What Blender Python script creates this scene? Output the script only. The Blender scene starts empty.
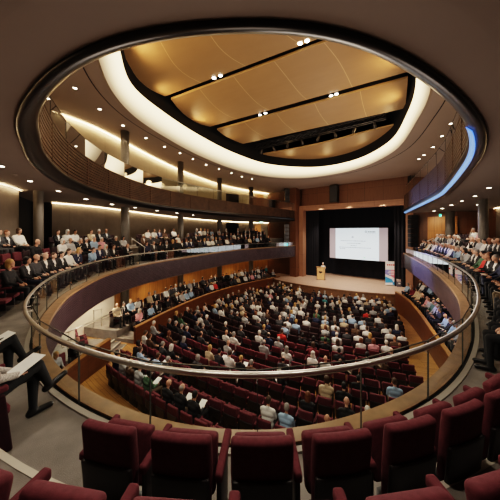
import bpy, bmesh, math, random
import numpy as np
from mathutils import Vector, Matrix
from mathutils.geometry import tessellate_polygon
random.seed(7)
SC = bpy.context.scene
COL = SC.collection
F, H, CX = 250.0, 231.0, 250.0      # focal length and horizon of the photograph, in its pixels
LIFT = 7.3                          # everything is built relative to the eye; lifted at the end so the stalls floor is near zero

# ------------------------------------------------------------------ materials
def mat(name, col, rough=0.6, metal=0.0, emit=None, estr=0.0, var=0.0, vscale=4.0, bump=0.0, bscale=60.0, spec=0.5, alpha=None):
    m = bpy.data.materials.new(name); m.use_nodes = True
    nt = m.node_tree; b = nt.nodes['Principled BSDF']
    b.inputs['Base Color'].default_value = (*col, 1)
    b.inputs['Roughness'].default_value = rough
    b.inputs['Metallic'].default_value = metal
    b.inputs['Specular IOR Level'].default_value = spec
    if emit:
        b.inputs['Emission Color'].default_value = (*emit, 1)
        b.inputs['Emission Strength'].default_value = estr
    if var > 0:
        tc = nt.nodes.new('ShaderNodeTexCoord')
        n = nt.nodes.new('ShaderNodeTexNoise'); n.inputs['Scale'].default_value = vscale; n.inputs['Detail'].default_value = 5
        r = nt.nodes.new('ShaderNodeValToRGB')
        r.color_ramp.elements[0].position = 0.3; r.color_ramp.elements[1].position = 0.7
        r.color_ramp.elements[0].color = tuple(c*(1-var) for c in col) + (1,)
        r.color_ramp.elements[1].color = tuple(min(1, c*(1+var)) for c in col) + (1,)
        nt.links.new(tc.outputs['Object'], n.inputs['Vector'])
        nt.links.new(n.outputs['Fac'], r.inputs['Fac']); nt.links.new(r.outputs['Color'], b.inputs['Base Color'])
    if bump > 0:
        tc = nt.nodes.new('ShaderNodeTexCoord')
        n = nt.nodes.new('ShaderNodeTexNoise'); n.inputs['Scale'].default_value = bscale
        bp_ = nt.nodes.new('ShaderNodeBump'); bp_.inputs['Strength'].default_value = bump; bp_.inputs['Distance'].default_value = 0.02
        nt.links.new(tc.outputs['Object'], n.inputs['Vector'])
        nt.links.new(n.outputs['Fac'], bp_.inputs['Height']); nt.links.new(bp_.outputs['Normal'], b.inputs['Normal'])
    return m

def panel_mat(name, c1, c2, w, h, rough=0.55, gap=0.012, gapcol=(0.01,0.008,0.006), grain=0.25, gs=(1.5,14.0), offset=0.0, spec=0.4):
    """panelling laid out on the UV map, which is in metres: panels w x h with thin joints and a streaky grain"""
    m = bpy.data.materials.new(name); m.use_nodes = True
    nt = m.node_tree; b = nt.nodes['Principled BSDF']
    b.inputs['Roughness'].default_value = rough; b.inputs['Specular IOR Level'].default_value = spec
    uv = nt.nodes.new('ShaderNodeUVMap'); uv.uv_map = 'UVMap'
    br = nt.nodes.new('ShaderNodeTexBrick'); br.offset = offset
    br.inputs['Scale'].default_value = 1.0; br.inputs['Brick Width'].default_value = w; br.inputs['Row Height'].default_value = h
    br.inputs['Mortar Size'].default_value = gap; br.inputs['Mortar Smooth'].default_value = 0.2; br.inputs['Bias'].default_value = 0
    br.inputs['Color1'].default_value = (*c1,1); br.inputs['Color2'].default_value = (*c2,1); br.inputs['Mortar'].default_value = (*gapcol,1)
    nt.links.new(uv.outputs['UV'], br.inputs['Vector'])
    mp = nt.nodes.new('ShaderNodeMapping'); mp.inputs['Scale'].default_value = (gs[0], gs[1], 1)
    n = nt.nodes.new('ShaderNodeTexNoise'); n.inputs['Scale'].default_value = 1.0; n.inputs['Detail'].default_value = 6
    nt.links.new(uv.outputs['UV'], mp.inputs['Vector']); nt.links.new(mp.outputs['Vector'], n.inputs['Vector'])
    mx = nt.nodes.new('ShaderNodeMix'); mx.data_type = 'RGBA'; mx.blend_type = 'MULTIPLY'; mx.inputs['Factor'].default_value = 1.0
    r = nt.nodes.new('ShaderNodeValToRGB'); r.color_ramp.elements[0].position = 0.3; r.color_ramp.elements[1].position = 0.75
    r.color_ramp.elements[0].color = (1-grain,)*3 + (1,); r.color_ramp.elements[1].color = (1,1,1,1)
    nt.links.new(n.outputs['Fac'], r.inputs['Fac'])
    nt.links.new(br.outputs['Color'], mx.inputs[6]); nt.links.new(r.outputs['Color'], mx.inputs[7])
    nt.links.new(mx.outputs[2], b.inputs['Base Color'])
    return m

def glass_mat(name, tint=(0.80,0.86,0.84), f=0.9):
    m = bpy.data.materials.new(name); m.use_nodes = True
    nt = m.node_tree; nt.nodes.clear()
    o = nt.nodes.new('ShaderNodeOutputMaterial'); t = nt.nodes.new('ShaderNodeBsdfTransparent'); g = nt.nodes.new('ShaderNodeBsdfGlossy')
    t.inputs['Color'].default_value = (*tint,1); g.inputs['Roughness'].default_value = 0.02
    mx = nt.nodes.new('ShaderNodeMixShader'); fr = nt.nodes.new('ShaderNodeFresnel'); fr.inputs['IOR'].default_value = 1.45
    ad = nt.nodes.new('ShaderNodeMath'); ad.operation = 'MULTIPLY'; ad.inputs[1].default_value = f
    nt.links.new(fr.outputs['Fac'], ad.inputs[0]); nt.links.new(ad.outputs[0], mx.inputs['Fac'])
    nt.links.new(t.outputs[0], mx.inputs[1]); nt.links.new(g.outputs[0], mx.inputs[2]); nt.links.new(mx.outputs[0], o.inputs['Surface'])
    return m

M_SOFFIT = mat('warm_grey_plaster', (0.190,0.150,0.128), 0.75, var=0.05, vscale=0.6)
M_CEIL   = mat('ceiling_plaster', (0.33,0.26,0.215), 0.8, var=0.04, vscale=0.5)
M_BLACK  = mat('black_paint', (0.006,0.006,0.007), 0.8)
M_BULL   = mat('black_gloss_edge', (0.010,0.009,0.009), 0.28)
M_LOUV   = mat('walnut_slats', (0.074,0.041,0.025), 0.5, var=0.3, vscale=2.5)
M_FASC   = mat('plum_walnut_slats', (0.056,0.036,0.043), 0.42, var=0.25, vscale=2.5)
M_LEDGE  = mat('oak_ledge', (0.26,0.155,0.08), 0.42, var=0.22, vscale=5)
M_OAKTOP = mat('oak_capping', (0.36,0.185,0.07), 0.4, var=0.2, vscale=4)
M_CARPET = mat('grey_carpet', (0.20,0.178,0.158), 0.95, var=0.22, vscale=3.0, bump=0.5, bscale=160)
M_NOSE   = mat('pale_step_nosing', (0.46,0.42,0.35), 0.6, var=0.08)
M_KERB   = mat('grey_kerb', (0.26,0.235,0.20), 0.6)
M_STEEL  = mat('brushed_steel', (0.55,0.52,0.48), 0.34, 1.0)
M_DSTEEL = mat('dark_steel', (0.10,0.095,0.09), 0.4, 0.9)
M_GLASS  = glass_mat('balustrade_glass')
M_GLASSM = glass_mat('balustrade_glass_coated',f=.4)
M_GEDGE  = mat('glass_edge', (0.07,0.075,0.07), 0.2)
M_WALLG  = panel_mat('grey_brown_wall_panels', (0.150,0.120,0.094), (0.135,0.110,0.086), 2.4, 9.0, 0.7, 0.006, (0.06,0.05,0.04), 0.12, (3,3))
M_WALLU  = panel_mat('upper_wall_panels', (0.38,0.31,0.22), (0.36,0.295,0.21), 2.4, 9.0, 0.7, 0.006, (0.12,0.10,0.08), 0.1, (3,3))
M_WHITE  = panel_mat('cream_wall_panels', (0.62,0.56,0.47), (0.60,0.54,0.46), 1.7, 9.0, 0.7, 0.008, (0.2,0.17,0.14), 0.08, (2,2))
M_WOOD   = panel_mat('amber_wood_panels', (0.42,0.19,0.055), (0.34,0.145,0.042), 0.55, 9.0, 0.45, 0.008, (0.04,0.02,0.01), 0.4, (14,0.7))
M_WOODD  = panel_mat('dark_wood_panels', (0.115,0.046,0.020), (0.095,0.038,0.017), 1.3, 2.2, 0.45, 0.008, (0.015,0.008,0.005), 0.35, (12,0.8))
M_PROS   = panel_mat('proscenium_panels', (0.165,0.075,0.042), (0.15,0.068,0.038), 1.9, 2.4, 0.45, 0.01, (0.03,0.015,0.01), 0.25, (10,0.8))
M_FRAME  = panel_mat('proscenium_frame', (0.36,0.195,0.125), (0.33,0.18,0.115), 2.9, 3.1, 0.5, 0.008, (0.09,0.05,0.03), 0.12, (4,1))
M_REDW   = panel_mat('red_brown_wood_front', (0.150,0.058,0.027), (0.125,0.047,0.022), 1.5, 3.0, 0.38, 0.008, (0.03,0.012,0.006), 0.35, (1.2,10))
M_PARQ   = panel_mat('parquet', (0.58,0.31,0.105), (0.46,0.235,0.075), 1.4, 0.16, 0.36, 0.006, (0.12,0.05,0.015), 0.35, (2,18), 0.5)
M_STAGE  = panel_mat('stage_boards', (0.52,0.36,0.28), (0.47,0.325,0.25), 3.0, 0.22, 0.4, 0.004, (0.2,0.12,0.08), 0.15, (1,8), 0.5)
M_STFR   = mat('stage_front_wood', (0.14,0.075,0.04), 0.5, var=0.2)
M_PANEL  = panel_mat('golden_ceiling_veneer', (0.38,0.235,0.115), (0.36,0.222,0.108), 2.6, 30.0, 0.5, 0.02, (0.60,0.41,0.21), 0.07, (1.0,2.0))
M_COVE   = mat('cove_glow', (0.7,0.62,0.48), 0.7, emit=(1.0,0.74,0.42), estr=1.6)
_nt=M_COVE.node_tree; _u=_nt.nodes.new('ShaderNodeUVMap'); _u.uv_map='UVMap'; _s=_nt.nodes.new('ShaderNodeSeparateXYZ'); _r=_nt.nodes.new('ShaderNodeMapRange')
_r.interpolation_type='SMOOTHSTEP'; _r.inputs['To Min'].default_value=.10; _r.inputs['To Max'].default_value=2.2; _r.inputs['From Min'].default_value=-.05; _r.inputs['From Max'].default_value=.85  # falloff of the hidden cove light painted as emission, brightest at the inner edge
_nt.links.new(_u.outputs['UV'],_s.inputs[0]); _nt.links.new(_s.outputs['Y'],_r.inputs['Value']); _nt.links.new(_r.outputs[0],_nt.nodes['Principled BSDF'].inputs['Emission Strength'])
M_STRIP  = mat('warm_light_strip', (1,0.9,0.7), 0.7, emit=(1.0,0.74,0.44), estr=14.0)
M_STRIPU = mat('upper_light_strip', (1,0.9,0.7), 0.7, emit=(1.0,0.74,0.42), estr=20.0)
M_LAMP   = mat('lamp_lens', (1,1,1), 0.5, emit=(1.0,0.86,0.66), estr=14.0)
M_LAMPC  = mat('spot_lens', (1,1,1), 0.5, emit=(1.0,0.95,0.85), estr=16.0)
M_BLUE   = mat('blue_screen_reflection', (0.2,0.4,0.9), 0.4, emit=(0.12,0.30,0.78), estr=0.5)  # emission stands for the screen's reflection in the black edge
M_CREAM  = mat('pale_counter', (0.80,0.68,0.42), 0.5, var=0.06, emit=(1.0,0.78,0.42), estr=0.25)
M_COLUMN = mat('column_grey', (0.105,0.092,0.078), 0.55, 0.1, var=0.06)
M_DARKDR = mat('dark_doorway', (0.006,0.005,0.005), 0.9)
M_CURT   = mat('black_velvet', (0.007,0.007,0.012), 0.9)
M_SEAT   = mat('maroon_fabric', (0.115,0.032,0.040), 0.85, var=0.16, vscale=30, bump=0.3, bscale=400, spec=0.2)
M_SEATB  = mat('maroon_shaded', (0.026,0.006,0.009), 0.85, var=0.16, vscale=30, bump=0.3, bscale=400, spec=0.2)  # same maroon darkened in its colour for shade on seat backs
M_SEATD  = mat('maroon_stalls_shaded', (0.034,0.008,0.011), 0.85, var=0.16, vscale=30, spec=0.2)  # maroon fabric again, with the dimness of the stalls put into the colour
M_SEATF  = mat('maroon_far_shaded', (0.020,0.005,0.007), 0.85)  # darkest maroon copy, shade of the distant backs put into the colour
M_SHELL  = mat('dark_seat_shell', (0.020,0.014,0.013), 0.5)
M_PAPER  = mat('white_paper', (0.80,0.79,0.75), 0.8)
M_CLOTH  = mat('white_cloth', (0.72,0.69,0.63), 0.9, var=0.05)

# ------------------------------------------------------------------ objects
def tag(o, label=None, cat=None, group=None, kind=None):
    if label: o['label'] = label
    if cat: o['category'] = cat
    if group: o['group'] = group
    if kind: o['kind'] = kind
    return o
def obj(name, verts, faces, mats, parent=None, smooth=False, fm=None, uv=None):
    me = bpy.data.meshes.new(name)
    me.from_pydata([tuple(map(float, v)) for v in verts], [], [tuple(f) for f in faces])
    for m in (mats if isinstance(mats, (list, tuple)) else [mats]): me.materials.append(m)
    if fm is not None: me.polygons.foreach_set('material_index', fm)
    if smooth: me.polygons.foreach_set('use_smooth', [True]*len(me.polygons))
    if uv is not None:
        l = me.uv_layers.new(name='UVMap')
        for p in me.polygons:
            for li in p.loop_indices: l.data[li].uv = uv[me.loops[li].vertex_index]
    o = bpy.data.objects.new(name, me); COL.objects.link(o)
    if parent: o.parent = parent
    return o
def empty(name, loc=(0,0,0), rz=0.0, label=None, cat=None, group=None):
    o = bpy.data.objects.new(name, None); COL.objects.link(o)
    o.empty_display_size = 0.1
    o.location = loc; o.rotation_euler = (0,0,rz)
    return tag(o, label, cat, group)
def struct(*a, **k):
    return tag(obj(*a, **k), kind='structure')

class MB:
    """collects shapes into one mesh"""
    def __init__(s): s.v=[]; s.f=[]; s.m=[]
    def add(s, v, f, mi=0):
        b=len(s.v); s.v += [tuple(map(float,p)) for p in v]; s.f += [tuple(i+b for i in q) for q in f]; s.m += [mi]*len(f); return s
    def box(s, x0,x1,y0,y1,z0,z1, mi=0, M=None):
        v=[(x,y,z) for z in (z0,z1) for y in (y0,y1) for x in (x0,x1)]
        if M is not None: v=[tuple(M@Vector(p)) for p in v]
        return s.add(v, [(0,2,3,1),(4,5,7,6),(0,1,5,4),(2,6,7,3),(0,4,6,2),(1,3,7,5)], mi)
    def tube(s, pts, r, n=8, mi=0, cap=True):
        pts=[Vector(p) for p in pts]; rs = r if isinstance(r,(list,tuple)) else [r]*len(pts)
        v=[]; f=[]
        up=Vector((0,0,1))
        for i,p in enumerate(pts):
            t=(pts[min(i+1,len(pts)-1)]-pts[max(i-1,0)]).normalized()
            a=t.cross(up)
            if a.length<1e-3: a=t.cross(Vector((1,0,0)))
            a.normalize(); b=a.cross(t)
            for k in range(n):
                c=2*math.pi*k/n; v.append(p+a*(rs[i]*math.cos(c))+b*(rs[i]*math.sin(c)))
        for i in range(len(pts)-1):
            for k in range(n):
                f.append((i*n+k, i*n+(k+1)%n, (i+1)*n+(k+1)%n, (i+1)*n+k))
        if cap: f.append(tuple(range(n))[::-1]); f.append(tuple(range((len(pts)-1)*n, len(pts)*n)))
        return s.add(v,f,mi)
    def disc(s, c, r, n=20, mi=0, flip=False, z2=None):
        v=[(c[0]+r*math.cos(2*math.pi*k/n), c[1]+r*math.sin(2*math.pi*k/n), c[2]) for k in range(n)]
        f=tuple(range(n)); return s.add(v,[f[::-1] if flip else f],mi)
    def build(s, name, mats, parent=None, smooth=False):
        return obj(name, s.v, s.f, mats, parent, smooth, s.m)
def rbox(sx, sy, sz, bev=0.02, seg=3, cuts=(0,0,0), fn=None):
    """rounded box centred on the origin, optionally cut and deformed"""
    bm=bmesh.new(); bmesh.ops.create_cube(bm, size=1.0)
    for v in bm.verts: v.co=Vector((v.co.x*sx, v.co.y*sy, v.co.z*sz))
    bmesh.ops.bevel(bm, geom=list(bm.edges), offset=bev, segments=seg, affect='EDGES', profile=0.6)
    for ax,n in enumerate(cuts):
        if n:
            s_=(sx,sy,sz)[ax]
            for k in range(1,n+1):
                p=[0,0,0]; p[ax]=-s_/2+s_*k/(n+1); nn=[0,0,0]; nn[ax]=1
                bmesh.ops.bisect_plane(bm, geom=bm.verts[:]+bm.edges[:]+bm.faces[:], plane_co=p, plane_no=nn)
    if fn:
        for v in bm.verts: v.co=Vector(fn(v.co.x,v.co.y,v.co.z))
    bm.verts.index_update()
    v=[tuple(x.co) for x in bm.verts]; f=[tuple(x.index for x in q.verts) for q in bm.faces]
    bm.free(); return v,f
def setmat(o, i, m):
    o.material_slots[i].link='OBJECT'; o.material_slots[i].material=m

# ------------------------------------------------------------------ curves in plan
def catmull(P, n=14):
    P=np.array(P,float); P=np.vstack([2*P[0]-P[1],P,2*P[-1]-P[-2]]); out=[]
    for i in range(1,len(P)-2):
        p0,p1,p2,p3=P[i-1:i+3]
        for t in np.linspace(0,1,n,endpoint=False):
            out.append(0.5*((2*p1)+(-p0+p2)*t+(2*p0-5*p1+4*p2-p3)*t*t+(-p0+3*p1-3*p2+p3)*t**3))
    out.append(P[-2]); return np.array(out)
def resample(P, n=None, step=None):
    d=np.r_[0,np.cumsum(np.hypot(*np.diff(P[:,:2],axis=0).T))]
    if n is None: n=max(2,int(round(d[-1]/step))+1)
    t=np.linspace(0,d[-1],n); return np.stack([np.interp(t,d,P[:,k]) for k in range(P.shape[1])],1)
def curve(P, n=None, step=None, smooth=0):
    C=resample(catmull(P), n, step)
    for _ in range(smooth): C[1:-1]=0.25*C[:-2]+0.5*C[1:-1]+0.25*C[2:]
    return C
def normals(C, closed=False):
    T=np.gradient(C[:,:2],axis=0); T/=np.maximum(1e-9,np.linalg.norm(T,axis=1))[:,None]
    return np.stack([-T[:,1],T[:,0]],1)           # to the left of travel
def arclen(C): return np.r_[0,np.cumsum(np.hypot(*np.diff(C[:,:2],axis=0).T))]
def sstep(a,b,x):
    t=min(1,max(0,(x-a)/(b-a))); return t*t*(3-2*t)
def px(p): return CX+F*p[0]/p[1], H-F*p[2]/p[1]
def sweep(C, prof, closed=False, N=None):
    """prof(i) -> list of (offset along the normal, z); gives verts, faces and uv in metres"""
    if N is None: N=normals(C)
    L=arclen(C); v=[]; uv=[]; f=[]
    for i in range(len(C)):
        pr=prof(i); k=len(pr); acc=0
        for j,(o,z) in enumerate(pr):
            if j: acc+=math.hypot(o-pr[j-1][0], z-pr[j-1][1])
            v.append((C[i,0]+N[i,0]*o, C[i,1]+N[i,1]*o, z)); uv.append((L[i],acc))
    n=len(C)
    for i in range(n-1):
        for j in range(k-1):
            f.append((i*k+j,(i+1)*k+j,(i+1)*k+j+1,i*k+j+1))
    return v,f,uv

# horseshoe of the middle balcony's rail (plan, eye at the origin looking along +Y)
RAIL=[(6.9,34.4),(5.2,32.3),(-.45,27.6),(-3.6,22.9),(-5.3,19.4),(-6.4,17.2),(-7.15,14.8),(-7.3,12.2),(-7.0,10.36),(-6.56,8.63),(-6.1,7.6),(-5.44,6.36),(-4.49,4.97),
 (-3.75,4.2),(-3.08,3.66),(-2.48,3.27),(-1.9,2.97),(-1.05,2.63),(-.51,2.53),(.15,2.48),(.61,2.53),(1.06,2.64),(1.66,2.86),(2.1,3.05),(2.65,3.36),(3.5,3.98),(4.33,4.75),(5.2,5.68),
 (6.9,7.75),(8.3,9.95),(9.6,12.3),(11.5,16.2),(14.35,22.8)]
MC=curve(RAIL,n=320,smooth=10); MN=normals(MC); ML=arclen(MC)
SOFF=[(7.0,34.3),(5.05,32.3),(-.6,27.2),(-4.7,23.2),(-7.2,19.7),(-8.25,16.6),(-8.5,13.4),(-7.9,10.3),(-6.5,7.4),(-5.55,6.1),(-4.7,5.0),(-3.74,4.1),(-2.9,3.47),(-2.13,3.02),(-1.35,2.73),(-.78,2.62),(0,2.56),(.52,2.58),
 (1.09,2.70),(1.8,2.98),(2.87,3.6),(3.83,4.28),(4.97,5.24),(6.3,6.75),(7.75,8.9),(9.3,11.4),(10.7,14.0),(14.25,22.6)]
S2=curve(SOFF,n=320,smooth=8); SN=normals(S2); SL=arclen(S2)
def z_soff(Y): return 2.264-.028*max(0,Y)
def z_led(Y): return -2.3+.012*Y
def z_rail(X,Y): return -1.45-.17*sstep(9,14.5,X)
def z_ceil(X,Y): return 7.92-.052*X-.061*Y
WALLS=[(2.66,36.8),(-.5,35.3),(-3.9,33),(-6,30),(-7.8,27),(-9.2,23.5),(-10.4,20),(-11.5,17.4)]
# ------------------------------------------------------------------ camera
cam=bpy.data.cameras.new('camera'); co=bpy.data.objects.new('camera',cam); COL.objects.link(co)
cam.sensor_width=36; cam.lens=36*F/500; cam.shift_y=-(250-H)/500; cam.clip_start=0.05; cam.clip_end=200
co.location=(0,0,0); co.rotation_euler=(math.pi/2,0,0); SC.camera=co
# ================================================================== THE SETTING
def blend(i): return sstep(2.9,7.5,MC[i,1])
def d_row(i,k): # distance of the k-th row's seat backs behind the rail
    b=blend(i); return (.92+.83*(k-1))*(1-b)+(1.22+1.0*(k-1))*b
def d_edge(i,k): # tier edge behind row k
    b=blend(i); return d_row(i,k)-.07+.17*b
def z_tier(i,k): # floor height of row k
    b=blend(i); return z_led(MC[i,1])+(k-1)*((.36)*(1-b)+.44*b)

# -- middle balcony floor: three tiers as one carpeted surface with risers
def prof_floor(i):
    z1,z2,z3=z_tier(i,1),z_tier(i,2),z_tier(i,3); a,b=d_edge(i,1),d_edge(i,2)
    return [(0.02,z1),(-a,z1),(-a-.001,z2),(-b,z2),(-b-.001,z3),(-b-1.1,z3),(-b-1.101,z3+.02),(-9.0,z3+.02)]
v,f,uv=sweep(MC,prof_floor,N=MN)
struct('floor_balcony',v,[q[::-1] for q in f],M_CARPET,uv=uv)
# pale nosings along the tier edges
for k in (1,2):
    v,f,uv=sweep(MC,lambda i:[(-d_edge(i,k)-.001+dx,z_tier(i,k+1)+dz) for dx,dz in ((.006,-.012),(.006,.006),(-.045,.006))],N=MN)
    struct('trim_%d'%k,v,[q[::-1] for q in f],M_NOSE,uv=uv)
# ledge: pale kerb, dark glazing channel, oak shelf
v,f,uv=sweep(MC,lambda i:[(-.005,z_led(MC[i,1])),(-.005,z_led(MC[i,1])+.03),(.065,z_led(MC[i,1])+.03),(.065,z_led(MC[i,1])+.002)],N=MN)
struct('trim_3',v,[q[::-1] for q in f],M_KERB,uv=uv)
def ow(i): return .17*(1-blend(i))+.20*blend(i)
v,f,uv=sweep(MC,lambda i:[(.115,z_led(MC[i,1])),(.115,z_led(MC[i,1])+.03),(.135+ow(i),z_led(MC[i,1])+.03),(.135+ow(i),z_led(MC[i,1])-.05),(.135+ow(i)-.05,z_led(MC[i,1])-.05)],N=MN)
struct('trim_4',v,[q[::-1] for q in f],M_LEDGE,uv=uv)
v,f,uv=sweep(MC,lambda i:[(.065,z_led(MC[i,1])+.004),(.115,z_led(MC[i,1])+.004)],N=MN)
struct('trim_5',v,[q[::-1] for q in f],M_BLACK,uv=uv)
# fascia below the ledge, with horizontal slats, and the slab's underside
NS=13
def prof_fascia(i):
    zt=z_led(MC[i,1])-.05; zb=-3.30; o=.135+ow(i)-.05; h=(zt-zb)/NS; out=[]
    for k in range(NS):
        z=zt-k*h; out += [(o,z),(o,z-.72*h),(o-.03,z-.74*h),(o-.03,z-.98*h)]
    out += [(o,zb),(o-.06,zb-.06),(o-.5,zb-.06),(-8.5,zb-.02)]
    return out
v,f,uv=sweep(MC,prof_fascia,N=MN)
fm=[]; k=4*NS+3
for i in range(len(MC)-1): fm += [0]*(4*NS) + [1]*(k-4*NS)
struct('trim_6',v,[q[::-1] for q in f],[M_FASC,M_SOFFIT],fm=fm,uv=uv)
# end cap of the balcony front near the stage
def endcap(name,C,N,i,pts,m):
    v=[(C[i,0]+N[i,0]*o,C[i,1]+N[i,1]*o,z) for o,z in pts]; struct(name,v,[tuple(range(len(v)))],m)
z=z_led(MC[-1,1]); endcap('trim_7',MC,MN,-1,[(.47,z),(.47,-3.36),(-5,-3.36),(-5,z)],M_FASC)

# -- upper balcony: ceiling over the middle balcony, glossy black edge, slatted front
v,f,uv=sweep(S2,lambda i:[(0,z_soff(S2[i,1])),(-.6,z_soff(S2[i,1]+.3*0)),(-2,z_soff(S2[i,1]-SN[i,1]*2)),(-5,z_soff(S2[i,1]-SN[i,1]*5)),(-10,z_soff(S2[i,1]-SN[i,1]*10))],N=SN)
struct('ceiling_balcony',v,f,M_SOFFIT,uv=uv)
def zs(i): return z_soff(S2[i,1])
v,f,uv=sweep(S2,lambda i:[(0,zs(i)),(.0,zs(i)-.05),(.06,zs(i)-.07),(.18,zs(i)-.02),(.28,zs(i)+.08),(.34,zs(i)+.2),(.35,zs(i)+.30),(.31,zs(i)+.34)],N=SN)
struct('trim_8',v,f,M_BULL,smooth=True,uv=uv)
def top(i): return zs(i)+1.25+.022*max(0,33-S2[i,1])
NU=10
def prof_up(i):
    zb=zs(i)+.34; zt=top(i); h=(zt-zb)/NU; out=[]
    for k in range(NU):
        z=zb+k*h; out += [(.30,z),(.30,z+.60*h),(.22,z+.62*h),(.22,z+.98*h)]
    out += [(.31,zt),(.31,zt+.05),(.0,zt+.05)]
    return out
v,f,uv=sweep(S2,prof_up,N=SN)
struct('trim_9',v,f,M_LOUV,uv=uv)
# joints between the fascia panels
mb=MB(); last=-9
for i in range(2,len(S2)-2):
    if SL[i]-last>2.1:
        last=SL[i]; n=Vector((SN[i,0],SN[i,1],0)); t=Vector((n.y,-n.x,0)); c=Vector((S2[i,0],S2[i,1],0))
        q=[c+n*.315-t*.035,c+n*.315+t*.035,c+n*.24+t*.035,c+n*.24-t*.035]; a,b=zs(i)+.34,top(i)
        mb.add([(p.x,p.y,a) for p in q]+[(p.x,p.y,b) for p in q],[(0,1,5,4),(1,2,6,5),(3,0,4,7)])
tag(mb.build('trim_10',M_LOUV),kind='structure')
v,f,uv=sweep(S2,lambda i:[(0.0,top(i)+.05),(0,top(i)-.9),(-10,top(i)-.75)],N=SN)
struct('floor_upper_balcony',v,f,M_CARPET,uv=uv)
endcap('trim_11',S2,SN,-1,[(.3,zs(-1)),(.3,top(-1)),(-5,top(-1)),(-5,zs(-1))],M_LOUV)

# -- walls behind the balconies
WL=[(2.9,37.0),(-.3,35.6),(-3.9,33),(-6.2,30),(-7.9,27),(-9.3,23.5),(-10.4,20),(-11.3,17.6),(-12.6,15.9)]
WREC=[(-12.6,15.9),(-13.6,15.6),(-12.4,13.4),(-11.0,11.9)]
WB=[(-11.0,11.9),(-10.35,10.2),(-9.8,7),(-8.8,4),(-7.2,1),(-5.2,-1.4),(-2.6,-2.9),(0,-3.5),(2.6,-3.1),(5.2,-1.6),(8.2,1),(11,4.5),(13.8,8.5),(16.2,12.8),(17.9,16.6),(18.6,18.9)]
WR=[(18.6,18.9),(19.0,20.6),(19.4,22.4)]
def wall(name,P,z0,z1,m,n=80,sm=True):
    C=curve(P,n=n,smooth=2) if sm else resample(np.array(P,float),n=n)
    z0f=z0 if callable(z0) else (lambda x,y:z0); z1f=z1 if callable(z1) else (lambda x,y:z1)
    v,f,uv=sweep(C,lambda i:[(0,z0f(C[i,0],C[i,1])),(0,z1f(C[i,0],C[i,1]))])
    struct(name,v,f,m,uv=uv); return C
zmid=lambda x,y:-3.4
zsof=lambda x,y:z_soff(y)+.12
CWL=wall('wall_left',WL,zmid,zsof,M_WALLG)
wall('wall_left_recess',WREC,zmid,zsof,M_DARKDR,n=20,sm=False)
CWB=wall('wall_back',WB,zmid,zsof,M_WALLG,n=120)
CWR=wall('wall_right',WR,zmid,zsof,M_WOODD,n=20)
zup=lambda x,y:z_soff(y)+.1
zce=lambda x,y:z_ceil(x,y)+.3
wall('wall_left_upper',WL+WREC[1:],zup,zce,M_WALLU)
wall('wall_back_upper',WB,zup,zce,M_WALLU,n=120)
wall('wall_right_upper',WR,zup,zce,M_WOODD,n=20)

# -- main ceiling with the oval opening
OUT=[(-6.84,11.2),(-7.45,13.5),(-7.4,15.9),(-6.5,18.6),(-4.65,22.2),(-1.66,25.8),(2.26,27.9),(6.4,27.4),(10.0,24.0),(11.1,19.2),(9.75,14.3),(8.4,11.4),(6.6,9.3),(3.6,7.6),(0,6.8),(-3.4,7.2),(-5.7,8.8)]
INN=[(-5.75,11.1),(-6.3,13.4),(-5.6,15.8),(-3.96,19),(-1.43,22.4),(2,25.0),(6.6,25.1),(9.5,22.5),(10.3,18.5),(9.2,14.6),(7.9,11.9),(6.3,10.0),(3.5,8.5),(0,7.8),(-3,8.1),(-4.9,9.3)]
def closed(P,n):
    P2=P[-3:]+P+P[:4]; C=catmull(P2)[14*3:14*3+14*len(P)+1]; return resample(C,n=n+1)[:-1]
OC=closed(OUT,140); IC=closed(INN,140)
room=[tuple(p) for p in curve(WL+WREC[1:]+WB[1:]+WR[1:],n=150)]+[(19.4,22.4),(19.9,21.9),(16,26),(12,29.5),(8,33),(5,35.8),(2,38.6)]
loop=[Vector((x,y,0)) for x,y in room]; hole=[Vector((x,y,0)) for x,y in OC]
tris=tessellate_polygon([loop,hole]); pts=[(p.x,p.y,z_ceil(p.x,p.y)) for p in loop+hole]
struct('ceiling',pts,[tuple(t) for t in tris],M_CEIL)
# shadow line round the opening, cove with a painted glow, dark upstand and the black void above
def ring(name,A,B,za,zb,m,smooth=True):
    n=len(A); v=[(p[0],p[1],z_ceil(*p)+za) for p in A]+[(p[0],p[1],z_ceil(*p)+zb) for p in B]
    return struct(name,v,[(i,(i+1)%n,n+(i+1)%n,n+i) for i in range(n)],m,smooth=smooth,uv=[(i/n,0) for i in range(n)]+[(i/n,1) for i in range(n)])
def off(C,d):
    P=np.vstack([C[-1:],C,C[:1]]); T=(P[2:]-P[:-2]); T/=np.linalg.norm(T,axis=1)[:,None]; return C+np.stack([T[:,1],-T[:,0]],1)*d
sgn=1 if off(OC,.5)[:,1].max()>OC[:,1].max() else -1
ring('trim_12',off(OC,sgn*.75),off(OC,sgn*.69),-.012,-.012,M_BLACK)
ring('ceiling_lip',OC,off(OC,-sgn*.12),0,-.10,M_CEIL)
ring('ceiling_cove',off(OC,-sgn*.12),IC,-.10,.38,M_COVE)
ring('ceiling_upstand',IC,IC,.38,2.6,M_BLACK)
tris=tessellate_polygon([[Vector((x,y,0)) for x,y in IC]])
struct('ceiling_void',[(x,y,z_ceil(x,y)+2.6) for x,y in IC],[tuple(t) for t in tris],M_BLACK)

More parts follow.
